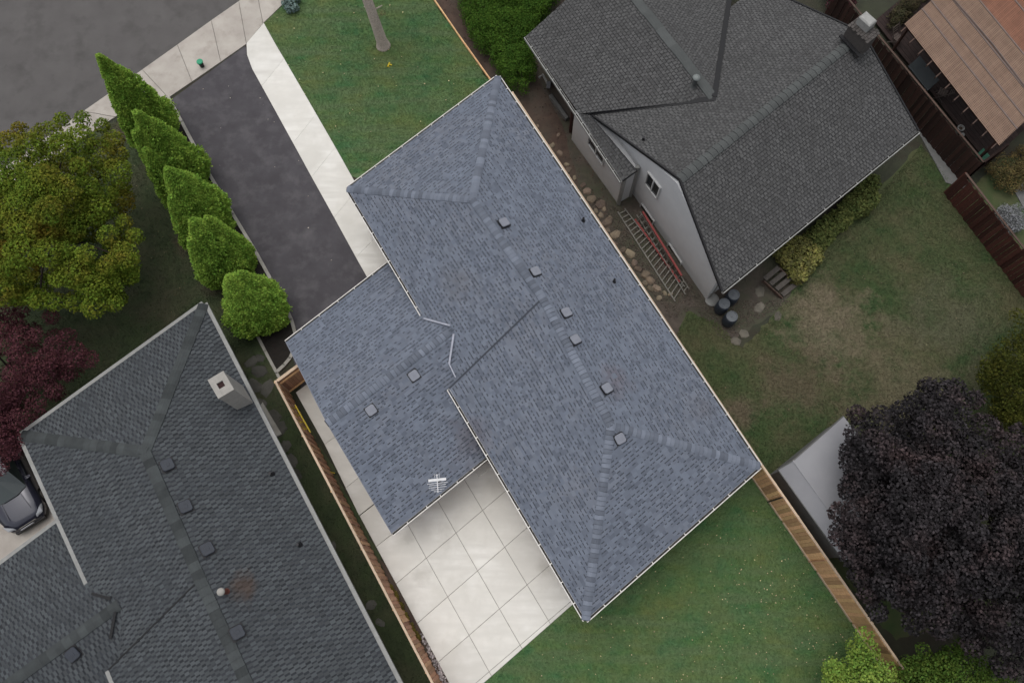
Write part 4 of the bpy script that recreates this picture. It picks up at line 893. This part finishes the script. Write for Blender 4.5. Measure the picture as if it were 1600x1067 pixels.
tag(MB().prism(P, 0, 0.1, ch=0.01).build('concrete_kerb_slab', m_kerb, origin=W(420, 655)), 'narrow grey concrete slab against the left house gutter line', 'slab')

# ------------------------------------------------------------------ small things on the lot
c = W(317, 105, 0); bk_ = thing('bucket', 'small black bucket with a round green lid at the street end of the driveway', 'bucket', c + UP * 0.055)
MB().lathe(c + UP * 0.055, [(0.10, 0), (0.13, 0.3), (0.125, 0.33)], 18).build('pail', m_black, bk_); MB().lathe(c + UP * 0.055, [(0.15, 0.32), (0.155, 0.36), (0.14, 0.385), (0.04, 0.39)], 20).build('lid', m_green_p, bk_)
c = W(608, 102, 0.0); sp = thing('lawn_sprinkler', 'tiny yellow sprinkler lying on the front lawn', 'sprinkler', c)
MB().beam(c + UP * 0.06 + np.array([-0.04, -0.12, 0]), c + UP * 0.06 + np.array([0.03, 0.1, 0]), 0.06, 0.04).build('arm', m_yellow, sp); MB().beam(c + UP * 0.05 + np.array([0.0, 0.0, 0]), c + UP * 0.04 + np.array([0.14, -0.03, 0]), 0.05, 0.04).build('arm', m_yellow, sp)
MB().tube([c + UP * 0.03 + np.array([-0.1, -0.1, 0]), c + UP * 0.03 + np.array([0.05, -0.14, 0])], 0.015, 6).build('base', m_yellow, sp)
ya, yb = W(456, 634, 1.0), W(480, 677, 1.0)
yn = fnn * 0.0
yl = thing('yellow_ladder', 'short yellow ladder hung on the inner face of the left cedar fence', 'ladder', ya * [1, 1, 0])
MB().beam(ya + UP * .25, yb + UP * .25, 0.05, 0.05).build('side_rail', m_yellow, yl); MB().beam(ya - UP * 0.1 + fnn * .12, yb - UP * 0.1 + fnn * .12, 0.05, 0.05).build('side_rail', m_yellow, yl)
for i in range(4): t = (i + .5) / 4; MB().beam(ya + (yb - ya) * t + UP * .25, ya + (yb - ya) * t - UP * .1 + fnn * .12, 0.03, 0.03).build('rung', m_yellow, yl)
a_, b_ = W(508, 735, 0.7), W(523, 739, 0.12)
yp = thing('yellow_pole', 'thin yellow pole leaning at the foot of the left cedar fence', 'pole', b_ * [1, 1, 0])
MB().tube([a_, b_], 0.022, 8).build('shaft', m_yellow, yp); MB().tube([b_, b_ + unit(b_ - a_) * 0.06], 0.03, 8).build('tip', m_black, yp)

# ------------------------------------------------------------------ the parked car
cn = W(50, 820, 0.3) * [1, 1, 0]; cx = unit((W(-14, 690, 0.3) - W(50, 820, 0.3)) * [1, 1, 0]); cy = perp(cx)
car = thing('parked_car', 'dark blue car parked under the red maple beside the left house', 'car', cn + cx * 2.2)
def cp(x, y, z): return cn + cx * x + cy * y + UP * z
sta = [(0.0, .55, .30, .55), (0.08, .70, .24, .66), (0.3, .82, .22, .74), (0.7, .88, .22, .82), (1.25, .90, .22, .92), (1.6, .90, .22, .95), (3.0, .90, .22, .96), (3.8, .88, .24, .98), (4.25, .82, .28, .94), (4.4, .70, .35, .80)]
V = []; Fc = []; pr = 9
for x, hw, zb, zt in sta:
    prof = [(-hw * .92, zb), (-hw, zb + .15), (-hw, zt - .22), (-hw * .93, zt - .06), (-hw * .45, zt), (hw * .45, zt), (hw * .93, zt - .06), (hw, zt - .22), (hw, zb + .15), (hw * .92, zb)]
    V += [cp(x, y, z) for y, z in prof]
pr = 10
Fc = [(i * pr + k, i * pr + (k + 1) % pr, (i + 1) * pr + (k + 1) % pr, (i + 1) * pr + k) for i in range(len(sta) - 1) for k in range(pr)] + [tuple(range(pr))[::-1], tuple(range((len(sta) - 1) * pr, len(sta) * pr))]
body_ = raw('body', V, Fc, m_paint, car, smooth=True)
ws = [cp(1.28, -.72, .95), cp(1.28, .72, .95), cp(2.05, .58, 1.40), cp(2.05, -.58, 1.40)]
ws2 = [cp(1.18, 0, .97)]
raw('windscreen', [cp(1.30, -.74, .94), cp(1.14, -.3, .97), cp(1.14, .3, .97), cp(1.30, .74, .94), cp(2.05, .58, 1.41), cp(1.98, 0, 1.44), cp(2.05, -.58, 1.41)], [(0, 1, 5, 6), (1, 2, 5), (2, 3, 4, 5)], m_cglass, car)
raw('roof_panel', [cp(2.05, -.58, 1.41), cp(1.98, 0, 1.44), cp(2.05, .58, 1.41), cp(3.3, .56, 1.42), cp(3.35, 0, 1.45), cp(3.3, -.56, 1.42)], [(0, 1, 4, 5), (1, 2, 3, 4)], m_paint, car, smooth=True)
for s in (-1, 1):
    raw('side_window', [cp(1.30, .74 * s, .94), cp(2.05, .58 * s, 1.41), cp(3.3, .56 * s, 1.42), cp(3.95, .76 * s, .95)], [(0, 1, 2, 3) if s < 0 else (3, 2, 1, 0)], m_cglass, car)
    MB().box(cp(1.55, .99 * s, 1.0), cx * .06, cy * .10, UP * .07).build('wing_mirror', m_paint, car)
    hl = MB(); hl.add([cp(.06, .45 * s, .62), cp(.16, .74 * s, .66), cp(.42, .84 * s, .72), cp(.34, .76 * s, .765), cp(.13, .48 * s, .70)], [(0, 1, 2, 3, 4)]); hl.add([cp(.05, .45 * s, .60), cp(.13, .74 * s, .62), cp(.40, .86 * s, .68), cp(.42, .85 * s, .72), cp(.16, .745 * s, .66), cp(.055, .45 * s, .63)], [(0, 1, 4, 5), (1, 2, 3, 4)]); hl.build('headlight', m_lamp, car)
    MB().beam(cp(1.25, .40 * s, .932), cp(.45, .46 * s, .80), .03, .012).build('bonnet_crease', m_paint, car)
    for wx in (0.85, 3.5):
        w_ = MB(); w_.tube([cp(wx, (.72) * s, .32), cp(wx, .90 * s, .32)], .32, 20); wo_ = w_.build('wheel', m_tyre, car); MB().tube([cp(wx, .88 * s, .32), cp(wx, .91 * s, .32)], .21, 16).build('rim', m_alu, car, wo_)
raw('rear_window', [cp(3.3, -.56, 1.42), cp(3.3, .56, 1.42), cp(4.0, .72, 1.0), cp(4.0, -.72, 1.0)], [(0, 1, 2, 3)], m_cglass, car)
MB().box(cp(-.02, .08, .46), cx * .015, cy * .27, UP * .075).build('number_plate', m_plate, car)
gb_ = MB(); gb_.box(cp(.0, 0, .34), cx * .05, cy * .62, UP * .09); gb_.build('bumper', m_black, car)
rg = MB()
for k in range(3): rg.beam(cp(.03 - .005 * k, -.36, .60 - .05 * k), cp(.03 - .005 * k, .36, .60 - .05 * k), .02, .012)
rg.build('grille', m_alu, car)

# ------------------------------------------------------------------ foliage
def leaf_quads(P, Nn, size, aspect=0.6):
    n = len(P); r = rng.normal(size=(n, 3)); t = r - (r * Nn).sum(1)[:, None] * Nn; t /= np.linalg.norm(t, axis=1)[:, None] + 1e-9
    b = np.cross(Nn, t); s = size * rng.uniform(0.65, 1.35, n)[:, None]; f = 0.18 * s * Nn
    return np.stack([P - t * s * .5, P + b * s * aspect * .5 + f, P + t * s * .5, P - b * s * aspect * .5 + f], 1)
def lobes_to_leaves(C, R, per, size, up=0.35, flat=0.8, aspect=0.6, shell=0.55):
    Q = []
    for c, r in zip(C, R):
        n = max(6, int(per * (r / np.mean(R)) ** 2)); d = rng.normal(size=(n, 3)); d[:, 2] += up; d /= np.linalg.norm(d, axis=1)[:, None]
        rad = r * (shell + (1 - shell) * rng.random(n) ** 0.6)[:, None]
        P = c + d * rad * [1, 1, flat]; Nn = d * 0.7 + rng.normal(size=(n, 3)) * 0.5 + UP * 0.55; Nn /= np.linalg.norm(Nn, axis=1)[:, None]
        Q.append(leaf_quads(P, Nn, size, aspect))
    return np.concatenate(Q)
def edge_dist(P, poly):
    poly = np.asarray(poly, float); D = np.full(len(P), 1e9)
    for i in range(len(poly)):
        a, b = poly[i - 1], poly[i]; ab = b - a; t = np.clip(((P - a) @ ab) / (ab @ ab), 0, 1); D = np.minimum(D, np.linalg.norm(P - (a + t[:, None] * ab), axis=1))
    return D
def crown_lobes(poly, hE, hT, n, rr_, inset_px=6):
    poly = np.asarray(poly, float); lo, hi = poly.min(0), poly.max(0); P = np.zeros((0, 2))
    while len(P) < n * 14:
        c = rng.uniform(lo, hi, (n * 20, 2)); P = np.concatenate([P, c[pip(c, poly)]])
    d = edge_dist(P, poly); P, d = P[d > inset_px], d[d > inset_px]
    sel = [0]; D = np.linalg.norm(P - P[0], axis=1)
    for _ in range(n - 1):
        k = int(np.argmax(D * rng.uniform(0.6, 1.0, len(D)))); sel.append(k); D = np.minimum(D, np.linalg.norm(P - P[k], axis=1))
    P, d = P[sel], d[sel]; dm = d.max(); C, R = [], []
    for (x, y), dd in zip(P, d):
        h = hE + (hT - hE) * math.sqrt(dd / dm) * rng.uniform(0.62, 1.1); r = rng.uniform(*rr_); r = min(r, max(0.2, (dd + 8) / 40)); C.append(W(x, y, h)); R.append(r)
    return np.array(C), np.array(R)
def tree(name, label, poly, base, hE, hT, n, rr_, per, leaf, mat, bark, trunk_r=0.16, group=None, cat='tree', limbs=9, under=True, aspect=0.6, up=0.35, gapf=0.0, crown_name='crown'):
    b = W(*base, 0); r = thing(name, label, cat, b, group); C, R = crown_lobes(poly, hE, hT, n, rr_)
    if under:   # a second, lower storey keeps the crown deep
        k = rng.choice(len(C), int(len(C) * 0.6), replace=False); C2 = C[k] * [1, 1, 1]; cen_ = C.mean(0); C2 = C2 + (cen_ - C2) * 0.22; C2[:, 2] = np.maximum(0.8, C2[:, 2] - 0.28 * (hT - 0.5)); Q = lobes_to_leaves(np.concatenate([C, C2]), np.concatenate([R, R[k] * 1.05]), per, leaf, up, aspect=aspect)
    else: Q = lobes_to_leaves(C, R, per, leaf, up, aspect=aspect)
    quads(crown_name, Q, mat, r)
    m = MB(); cz = C.mean(0); fork = b + (cz - b) * 0.38; fork[2] = max(0.6, hE * 0.55)
    m.tube([b - UP * 0.1, b + UP * 0.25, (b + fork) / 2, fork], [trunk_r * 1.5, trunk_r, trunk_r * 0.85, trunk_r * 0.75], 10)
    tk = m.build('trunk', bark, r, smooth=True)
    for k in rng.choice(len(C), min(limbs, len(C)), replace=False):
        e = C[k] - UP * 0.15; md = (fork + e) / 2 + np.array([0, 0, 0.12]) * np.linalg.norm(e - fork)
        MB().tube([fork - UP * 0.05, md, e], [trunk_r * 0.5, trunk_r * 0.3, trunk_r * 0.1], 6).build('limb', bark, r, tk, smooth=True)
    return r

tree('maple_tree', 'yellow green maple with a broad crown, left edge of the photo', [(-90, 250), (-60, 205), (40, 190), (120, 178), (175, 190), (190, 225), (200, 262), (196, 310), (168, 322), (215, 355), (222, 385), (215, 432), (190, 440), (185, 480), (140, 502), (110, 478), (70, 480), (20, 472), (-40, 480), (-110, 420), (-120, 320)], (110, 400), 3.4, 6.6, 78, (0.34, 0.78), 560, 0.11, m_maple, m_bark_d, 0.18)
tree('red_maple_tree', 'dark red Japanese maple beside the left house and the parked car', [(-80, 500), (-30, 462), (10, 472), (60, 480), (110, 500), (135, 530), (150, 555), (140, 580), (110, 590), (95, 610), (70, 625), (58, 660), (40, 690), (18, 715), (10, 735), (-30, 740), (-90, 700)], (45, 600), 2.0, 4.0, 52, (0.28, 0.66), 430, 0.085, m_red, m_bark_d, 0.1)
tree('purple_maple_tree', 'huge black purple leaved maple beyond the right fence, lower right of the photo', [(1300, 815), (1312, 740), (1322, 690), (1332, 640), (1368, 628), (1418, 634), (1428, 600), (1470, 594), (1520, 602), (1545, 640), (1556, 668), (1640, 668), (1720, 760), (1720, 960), (1640, 1060), (1570, 1050), (1525, 1040), (1500, 985), (1430, 992), (1408, 960), (1368, 966), (1345, 920), (1328, 890), (1306, 850)], (1470, 800), 3.0, 6.4, 120, (0.38, 0.84), 560, 0.115, m_purple, m_bark_d, 0.22, limbs=14, aspect=0.75)
tree('lime_tree', 'bright lime green leafy tree at the bottom edge beside the cedar fence', [(1292, 1048), (1302, 1024), (1318, 1040), (1338, 1010), (1340, 990), (1356, 986), (1366, 1012), (1374, 1034), (1395, 1042), (1408, 1060), (1415, 1150), (1290, 1150)], (1370, 1085), 1.7, 3.4, 44, (0.24, 0.46), 190, 0.085, m_lime, m_bark_d, 0.09, aspect=0.8)
m_green2 = M('mid_green_leaf', (0.095, 0.150, 0.028), (0.056, 0.102, 0.020), 1.0, 0.8, island=0.4, hue=0.02, spec=0.05, trans=0.35)
tree('green_tree', 'mid green leafy tree at the bottom edge under the purple maple', [(1404, 1060), (1408, 1032), (1432, 1030), (1428, 1004), (1445, 992), (1470, 1024), (1490, 1000), (1506, 992), (1522, 1010), (1528, 1030), (1560, 1030), (1582, 1060), (1600, 1150), (1410, 1150)], (1490, 1100), 1.7, 3.5, 60, (0.24, 0.5), 190, 0.085, m_green2, m_bark_d, 0.1, aspect=0.8)
tree('olive_tree', 'loose olive yellow tree at the right edge above the purple maple', [(1546, 625), (1528, 585), (1548, 548), (1572, 520), (1580, 490), (1660, 450), (1700, 700), (1640, 690), (1600, 680), (1565, 662)], (1590, 590), 2.0, 4.0, 75, (0.28, 0.55), 150, 0.09, m_yel, m_bark_d, 0.06, limbs=6)
# street tree on the front lawn: the trunk is in view, its crown starts beyond the frame
b = W(599, 72, 0); frt = thing('front_lawn_tree', 'grey barked tree trunk standing on the front lawn', 'tree', b)
lean = np.array([-0.28, 0.1, 0]); path = [b - UP * 0.1, b + UP * 0.08, b + UP * 0.35 + lean * .05, b + UP * 1.3 + lean * .3, b + UP * 2.6 + lean * .8 + np.array([.05, 0, 0]), b + UP * 4.0 + lean * 1.1, b + UP * 5.6 + lean * 2]
tk = MB().tube(path, [0.40, 0.33, 0.27, 0.245, 0.23, 0.22, 0.19], 14).build('trunk', m_bark, frt, smooth=True)
for az, z, l in ((0.3, 1.1, .25), (2.6, 1.6, .3), (0.2, 2.3, .6), (3.4, 2.6, .2)):
    s0 = b + UP * z + lean * (z / 2.9); MB().tube([s0, s0 + np.array([math.cos(az), math.sin(az), .5]) * l], [0.05, 0.02], 7).build('limb_stub', m_bark, frt, tk, smooth=True)
s0 = b + UP * 2.1 + lean * .7 + np.array([.45, 0.05, .1]); quads('sprout', lobes_to_leaves(np.array([s0, s0 + [.12, -.1, .1]]), np.array([.16, .14]), 22, 0.09), M('pale_sprout_leaf', (.19, .20, .09), (.14, .15, .06), 4, .8, island=.3), frt, tk)
ctr = path[-1] + np.array([0, 1.0, 1.6]); Cc = ctr + rng.normal(size=(26, 3)) * [0.9, 0.8, 0.8]
quads('crown', lobes_to_leaves(Cc, rng.uniform(.4, .7, 26), 120, .14), m_maple, frt)
for k in range(6): MB().tube([path[-1] - UP * .2, (path[-1] + Cc[k]) / 2 + UP * .2, Cc[k]], [.10, .06, .02], 7).build('limb', m_bark, frt, tk, smooth=True)

# hedge, shrubs
def shrub(name, label, poly, hE, hT, n, rr_, per, leaf, mat, cat='shrub', aspect=0.6, up=0.5, group=None):
    c = np.asarray(poly, float).mean(0); b = W(c[0], c[1], 0); r = thing(name, label, cat, b, group); C, R = crown_lobes(poly, hE, hT, n, rr_, 3)
    low = C.copy(); low[:, 2] = np.maximum(R * 0.6, low[:, 2] * 0.5)
    quads('foliage', lobes_to_leaves(np.concatenate([C, low]), np.concatenate([R, R]), per, leaf, up, aspect=aspect, shell=0.4), mat, r)
    m = MB()
    for k in range(min(8, len(C))): m.tube([b + np.array([random.uniform(-.1, .1), random.uniform(-.1, .1), 0]), (b + C[k]) / 2, C[k]], [.03, .022, .01], 5)
    m.build('stem', m_bark_d, r); return r
shrub('hedge', 'dense green hedge between the mulch bed and the right house', [(700, -70), (716, -5), (728, 30), (745, 62), (768, 84), (782, 108), (800, 128), (820, 134), (834, 110), (838, 86), (826, 66), (840, 30), (875, -15), (900, -70)], 0.9, 1.8, 110, (0.30, 0.5), 360, 0.07, m_hedge, 'hedge')
shrub('blue_shrub', 'small blue green shrub at the street corner of the front lawn', [(436, -12), (440, 10), (452, 20), (464, 12), (470, -12)], 0.2, 0.5, 12, (0.1, 0.2), 50, 0.09, m_blue)
hp = [[(1214, 392), (1230, 374), (1262, 366), (1288, 380), (1284, 402), (1266, 420), (1254, 442), (1240, 436), (1224, 412)], [(1258, 370), (1288, 344), (1316, 320), (1332, 328), (1326, 348), (1304, 366), (1288, 384), (1272, 382)], [(1310, 326), (1334, 304), (1356, 274), (1372, 280), (1370, 312), (1356, 330), (1330, 342)]]
for k, (pl__, lb) in enumerate(zip(hp, ('yellowish broad leaved hosta clump beside the plank steps', 'green hosta clump in the middle of the bed under the back gutter', 'green hosta clump at the far end of the bed under the back gutter'))):
    shrub('hosta_clump', lb, pl__, 0.35, 0.8, 46, (0.18, 0.34), 60, 0.16, m_hosta if k else M('yellow_hosta_leaf', (.16, .15, .036), (.10, .105, .03), 1.5, .7, island=.45, hue=.02), 'plant', 0.55, 0.7, 'hosta clumps under the back gutter')
m_straw = M('straw_yellow_leaf', (.115, .085, .026), (.07, .058, .02), 3, .8, island=.4, hue=.02)
shrub('yellow_shrub', 'straw yellow shrub beyond the terrace at the right edge', [(1546, 268), (1552, 246), (1580, 232), (1640, 215), (1650, 290), (1600, 296), (1572, 296)], 0.4, 0.9, 34, (0.18, 0.34), 110, 0.07, m_straw)
shrub('flower_bush', 'round bush of pale flowers behind the red brown fence', [(1558, 330), (1566, 320), (1582, 318), (1598, 324), (1606, 340), (1598, 358), (1582, 362), (1566, 350)], 0.4, 0.9, 26, (0.14, 0.26), 90, 0.06, m_flower)
shrub('red_leaf_shrub', 'dark red leaved shrub behind the chimney of the right house', [(1290, -40), (1300, -5), (1318, 12), (1336, 8), (1345, -15), (1340, -40)], 0.8, 1.6, 22, (0.2, 0.35), 90, 0.09, m_red)
shrub('mixed_shrub', 'brown and green shrub between the fence and the pergola at the top edge', [(1390, 40), (1400, 10), (1425, -15), (1460, -30), (1455, -8), (1430, 16), (1408, 36)], 0.4, 1.0, 26, (0.16, 0.3), 70, 0.08, M('brownish_leaf', (.055, .040, .018), (.030, .034, .012), 3, .8, island=.5, hue=.03))
for k, (x, y) in enumerate(((609, 917), (617, 930), (625, 946), (633, 962), (642, 978), (650, 992))):
    s_ = 10 + k % 3
    shrub('golden_shrub', ('small golden tuft nearest the garage in the bed along the left fence', 'second golden tuft from the garage along the left fence', 'third golden tuft from the garage along the left fence', 'fourth golden tuft from the garage along the left fence', 'fifth golden tuft from the garage along the left fence', 'golden tuft next to the white stones along the left fence')[k], [(x - 5, y - 9), (x + 3, y - 6), (x + 8, y + 8), (x + 3, y + 12), (x - 3, y + 4)], 0.1, 0.35, 7, (0.06, 0.13), 40, 0.05, m_gold, group='golden tufts along the left fence')
structure('fence_bed_soil', [(590, 870), (605, 885), (702, 1069), (750, 1150), (735, 1150), (680, 1062)], 0.012, m_soil)

# arborvitae row
def arborvitae(tip, h, rad, label, leaders=()):
    tp = W(*tip, h); b = tp * [1, 1, 0]; r = thing('arborvitae', label, 'tree', b, 'arborvitae row along the driveway')
    MB().tube([b, b + UP * h * 0.5], [0.09, 0.04], 8).build('trunk', m_bark_d, r)
    Q = []; inn = MB()
    for (ox, oy, hf, rf) in ((0, 0, 1.0, 1.0),) + tuple(leaders):
        hh, rd = h * hf, rad * rf; bb = b + np.array([ox, oy, 0]); nl = int(26000 * hf * rf)
        prof = lambda t: rd * (0.62 + 0.38 * np.minimum(1, t / 0.18)) * (1 - np.maximum(0, (t - 0.18) / 0.82) ** 1.5) ** 1.0 + 0.02
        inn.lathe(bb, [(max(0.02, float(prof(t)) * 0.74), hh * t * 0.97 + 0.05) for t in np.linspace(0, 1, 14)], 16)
        t = rng.beta(1.15, 1.4, nl); a = rng.uniform(0, 2 * math.pi, nl); ph_ = rng.uniform(0, 6)
        npl = 95; pt_ = rng.uniform(0.0, 0.95, npl); pa = rng.uniform(0, 2 * math.pi, npl); pr_ = prof(pt_); pc = np.stack([np.cos(pa) * pr_, np.sin(pa) * pr_, pt_ * hh * 0.45], 1)
        pz = rng.uniform(0.9, 1.16, npl); pv = prof(t); lp = np.stack([np.cos(a) * pv, np.sin(a) * pv, t * hh * 0.45], 1)
        dd = np.full(nl, 9.0); pk = np.zeros(nl, int)
        for k in range(npl):
            d_ = ((lp - pc[k]) ** 2).sum(1); up_k = d_ < dd; dd[up_k] = d_[up_k]; pk[up_k] = k
        bump = pz[pk] - 0.24 * np.minimum(1, np.sqrt(dd) / 0.30) ** 2 + 0.10 * np.sin(a * 3 + ph_) + 0.05 * rng.normal(size=nl) + 0.05
        rad_ = prof(t) * (0.90 + 0.12 * rng.random(nl)) * bump; out = np.stack([np.cos(a), np.sin(a), np.zeros(nl)], 1)
        P = bb + out * rad_[:, None] + UP * (t * hh)[:, None]
        up_ = UP * 0.32 + out * 0.95 + rng.normal(size=(nl, 3)) * 0.25; up_ /= np.linalg.norm(up_, axis=1)[:, None]
        side = np.cross(up_, out * 0.5 + UP * 0.6 + rng.normal(size=(nl, 3)) * 0.45); side /= np.linalg.norm(side, axis=1)[:, None]
        L_ = rng.uniform(0.06, 0.13, nl)[:, None]; wd = L_ * 0.34
        Q.append(np.stack([P - side * wd * .4, P + up_ * L_ * .5 - side * wd, P + up_ * L_, P + up_ * L_ * .5 + side * wd], 1))
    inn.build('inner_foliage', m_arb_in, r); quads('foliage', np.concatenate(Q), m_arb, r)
    return r
arborvitae((153, 86), 6.0, 0.96, 'tallest narrow arborvitae at the street end of the driveway row', ((0.12, -0.3, 0.86, 0.8), (-0.2, -0.55, 0.7, 0.8)))
arborvitae((211, 175), 5.7, 1.0, 'second arborvitae from the street beside the driveway', ((-0.35, -0.4, 0.86, 0.7), (0.25, -0.1, 0.8, 0.7), (-0.15, -0.8, 0.75, 0.8)))
arborvitae((260, 263), 5.2, 1.0, 'middle arborvitae of the driveway row', ((0.25, -0.25, 0.85, 0.7), (-0.2, -0.7, 0.8, 0.8)))
arborvitae((299, 344), 4.9, 1.02, 'fourth arborvitae from the street beside the driveway', ((0.42, 0.3, 0.93, 0.6), (-0.25, -0.5, 0.88, 0.75)))
arborvitae((356, 434), 4.4, 1.16, 'round bright arborvitae at the house end of the driveway row', ((0.35, 0.3, 0.95, 0.6), (0.1, -0.4, 0.86, 0.65), (0.5, -0.2, 0.8, 0.6)))

# ------------------------------------------------------------------ grass, fallen leaves, pebbles
def scatter(polypx, n, holes=()):
    poly = np.array([W(x, y)[:2] for x, y in polypx]); lo, hi = poly.min(0), poly.max(0); P = rng.uniform(lo, hi, (n * 3, 2)); P = P[pip(P, poly)]
    for h in holes: P = P[~pip(P, np.array([W(x, y)[:2] for x, y in h]))]
    return P[:n]
def grass(name, label, polypx, n, size, mat, holes=()):
    P2 = scatter(polypx, n, holes); n = len(P2); P = np.concatenate([P2, np.full((n, 1), 0.008)], 1); a = rng.uniform(0, 2 * math.pi, n); s = size * rng.uniform(0.6, 1.4, n)[:, None]
    t = np.stack([np.cos(a), np.sin(a), np.zeros(n)], 1); ln = np.stack([-np.sin(a), np.cos(a), np.zeros(n)], 1) * rng.uniform(0.3, 1.4, n)[:, None] + UP * rng.uniform(0.5, 1.0, n)[:, None]
    o = quads(name, np.stack([P - t * s * .18, P + t * s * .18, P + ln * s * .55 + t * s * .12, P + ln * s], 1), mat)
    return tag(o, label, 'grass', kind='stuff')
grass('grass', 'trimmed green grass of the front lawn', [(420, -60), (442, 9), (414, 38), (548, 275), (600, 260), (778, 135), (767, 128), (674, -2), (640, -60)], 60000, 0.06, m_lawn_g)
grass('grass', 'trimmed green grass of the back lawn', [(690, 1120), (757, 1067), (897, 942), (915, 930), (1174, 732), (1222, 802), (1347, 987), (1440, 1120)], 80000, 0.06, m_lawn_g)
grass('grass', 'dry patchy grass of the right back yard', [(1045, 545), (1076, 488), (1115, 503), (1160, 545), (1235, 465), (1260, 432), (1440, 228), (1502, 305), (1650, 470), (1650, 740), (1400, 900), (1225, 795), (1174, 722)], 110000, 0.07, m_lawn2_g, [hp[0], hp[1], hp[2]])
grass('grass', 'thin shaded grass under the left maples', [(-20, 300), (120, 215), (230, 170), (320, 300), (395, 430), (412, 540), (380, 540), (318, 475), (30, 690), (-20, 640)], 40000, 0.06, m_lawn3_g)
grass('grass', 'thin shaded grass in the gap beside the left house', [(330, 480), (420, 560), (445, 610), (560, 815), (700, 1085), (640, 1085)], 16000, 0.06, m_lawn3_g)
def leaves(name, label, polypx, n, size, mat, z=0.05, clumps=None, holes=()):
    P2 = scatter(polypx, n, holes); P = np.concatenate([P2, np.full((len(P2), 1), z)], 1); Nn = rng.normal(size=P.shape) * 0.35 + UP; Nn /= np.linalg.norm(Nn, axis=1)[:, None]
    return tag(quads(name, leaf_quads(P, Nn, size, 0.7), mat), label, 'leaves', kind='stuff')
leaves('fallen_leaves', 'yellow fallen leaves on the front lawn', [(442, 9), (414, 38), (548, 275), (778, 135), (674, -2)], 45, 0.07, m_leaf_y)
leaves('fallen_leaves', 'yellow fallen leaves on the back lawn', [(780, 1060), (930, 960), (1174, 780), (1222, 802), (1347, 987), (1400, 1067)], 140, 0.052, m_leaf_y)
leaves('fallen_leaves', 'drift of yellow fallen leaves in the corner of the back lawn', [(1060, 1067), (1130, 900), (1200, 830), (1330, 985), (1360, 1067)], 120, 0.052, m_leaf_y)
m_leaf_d = M('fallen_tan_leaf', (0.16, 0.13, 0.075), (0.10, 0.08, 0.05), 9, 0.8, island=0.5, hue=0.03)
leaves('fallen_leaves', 'tan fallen leaves on the right back yard', [(1100, 620), (1250, 470), (1440, 228), (1600, 430), (1500, 650), (1300, 720), (1174, 715)], 200, 0.055, m_leaf_d)
leaves('fallen_leaves', 'tan fallen leaves under the left maples', [(200, 220), (310, 300), (400, 500), (318, 475), (150, 590), (190, 300)], 120, 0.055, m_leaf_d)
leaves('fallen_leaves', 'few pale leaves on the driveway', [(275, 160), (383, 80), (560, 430), (470, 500)], 14, 0.06, M('pale_leaf', (.45, .42, .36), (.3, .26, .2), 9, .8, island=.3), 0.02)
leaves('leaf_litter', 'brown twigs and leaf litter on the mulch bed', [(676, -10), (769, 128), (905, 290), (1040, 480), (965, 330), (840, 100), (730, -10)], 1600, 0.07, M('brown_litter', (.075, .045, .032), (.04, .026, .02), 6, .9, island=.6, hue=.02), 0.02)
def pebbles(name, label, polypx, n, size, mat, z):
    P2 = scatter(polypx, n); Q = []
    for x, y in P2:
        s = size * random.uniform(.5, 1.3); a = random.random() * 6; c, d = math.cos(a) * s, math.sin(a) * s; b = np.array([x, y, z]); u_, v_ = np.array([c, d, 0]), np.array([-d, c, 0]) * .7; w_ = UP * s * .6
        Q += [(b + u_ * .7 + w_, b + v_ * .7 + w_, b - u_ * .7 + w_, b - v_ * .7 + w_)] + [(b + p_, b + q_, b + q_ * .7 + w_, b + p_ * .7 + w_) for p_, q_ in ((u_, v_), (v_, -u_), (-u_, -v_), (-v_, u_))]
    return tag(quads(name, Q, mat), label, 'stones', kind='stuff')
pebbles('river_stones', 'white and grey river stones in the bed along the left fence', [(656, 990), (662, 992), (704, 1068), (740, 1130), (728, 1130), (690, 1066)], 900, 0.055, m_pebble, 0.015)
pebbles('gravel', 'grey brown gravel along the right house', [(900, 290), (965, 325), (1105, 470), (1235, 470), (1130, 535), (1085, 480), (1050, 500), (960, 380)], 5000, 0.035, M('brown_gravel', (.10, .078, .06), (.06, .05, .042), 8, .95, island=.5), 0.012)
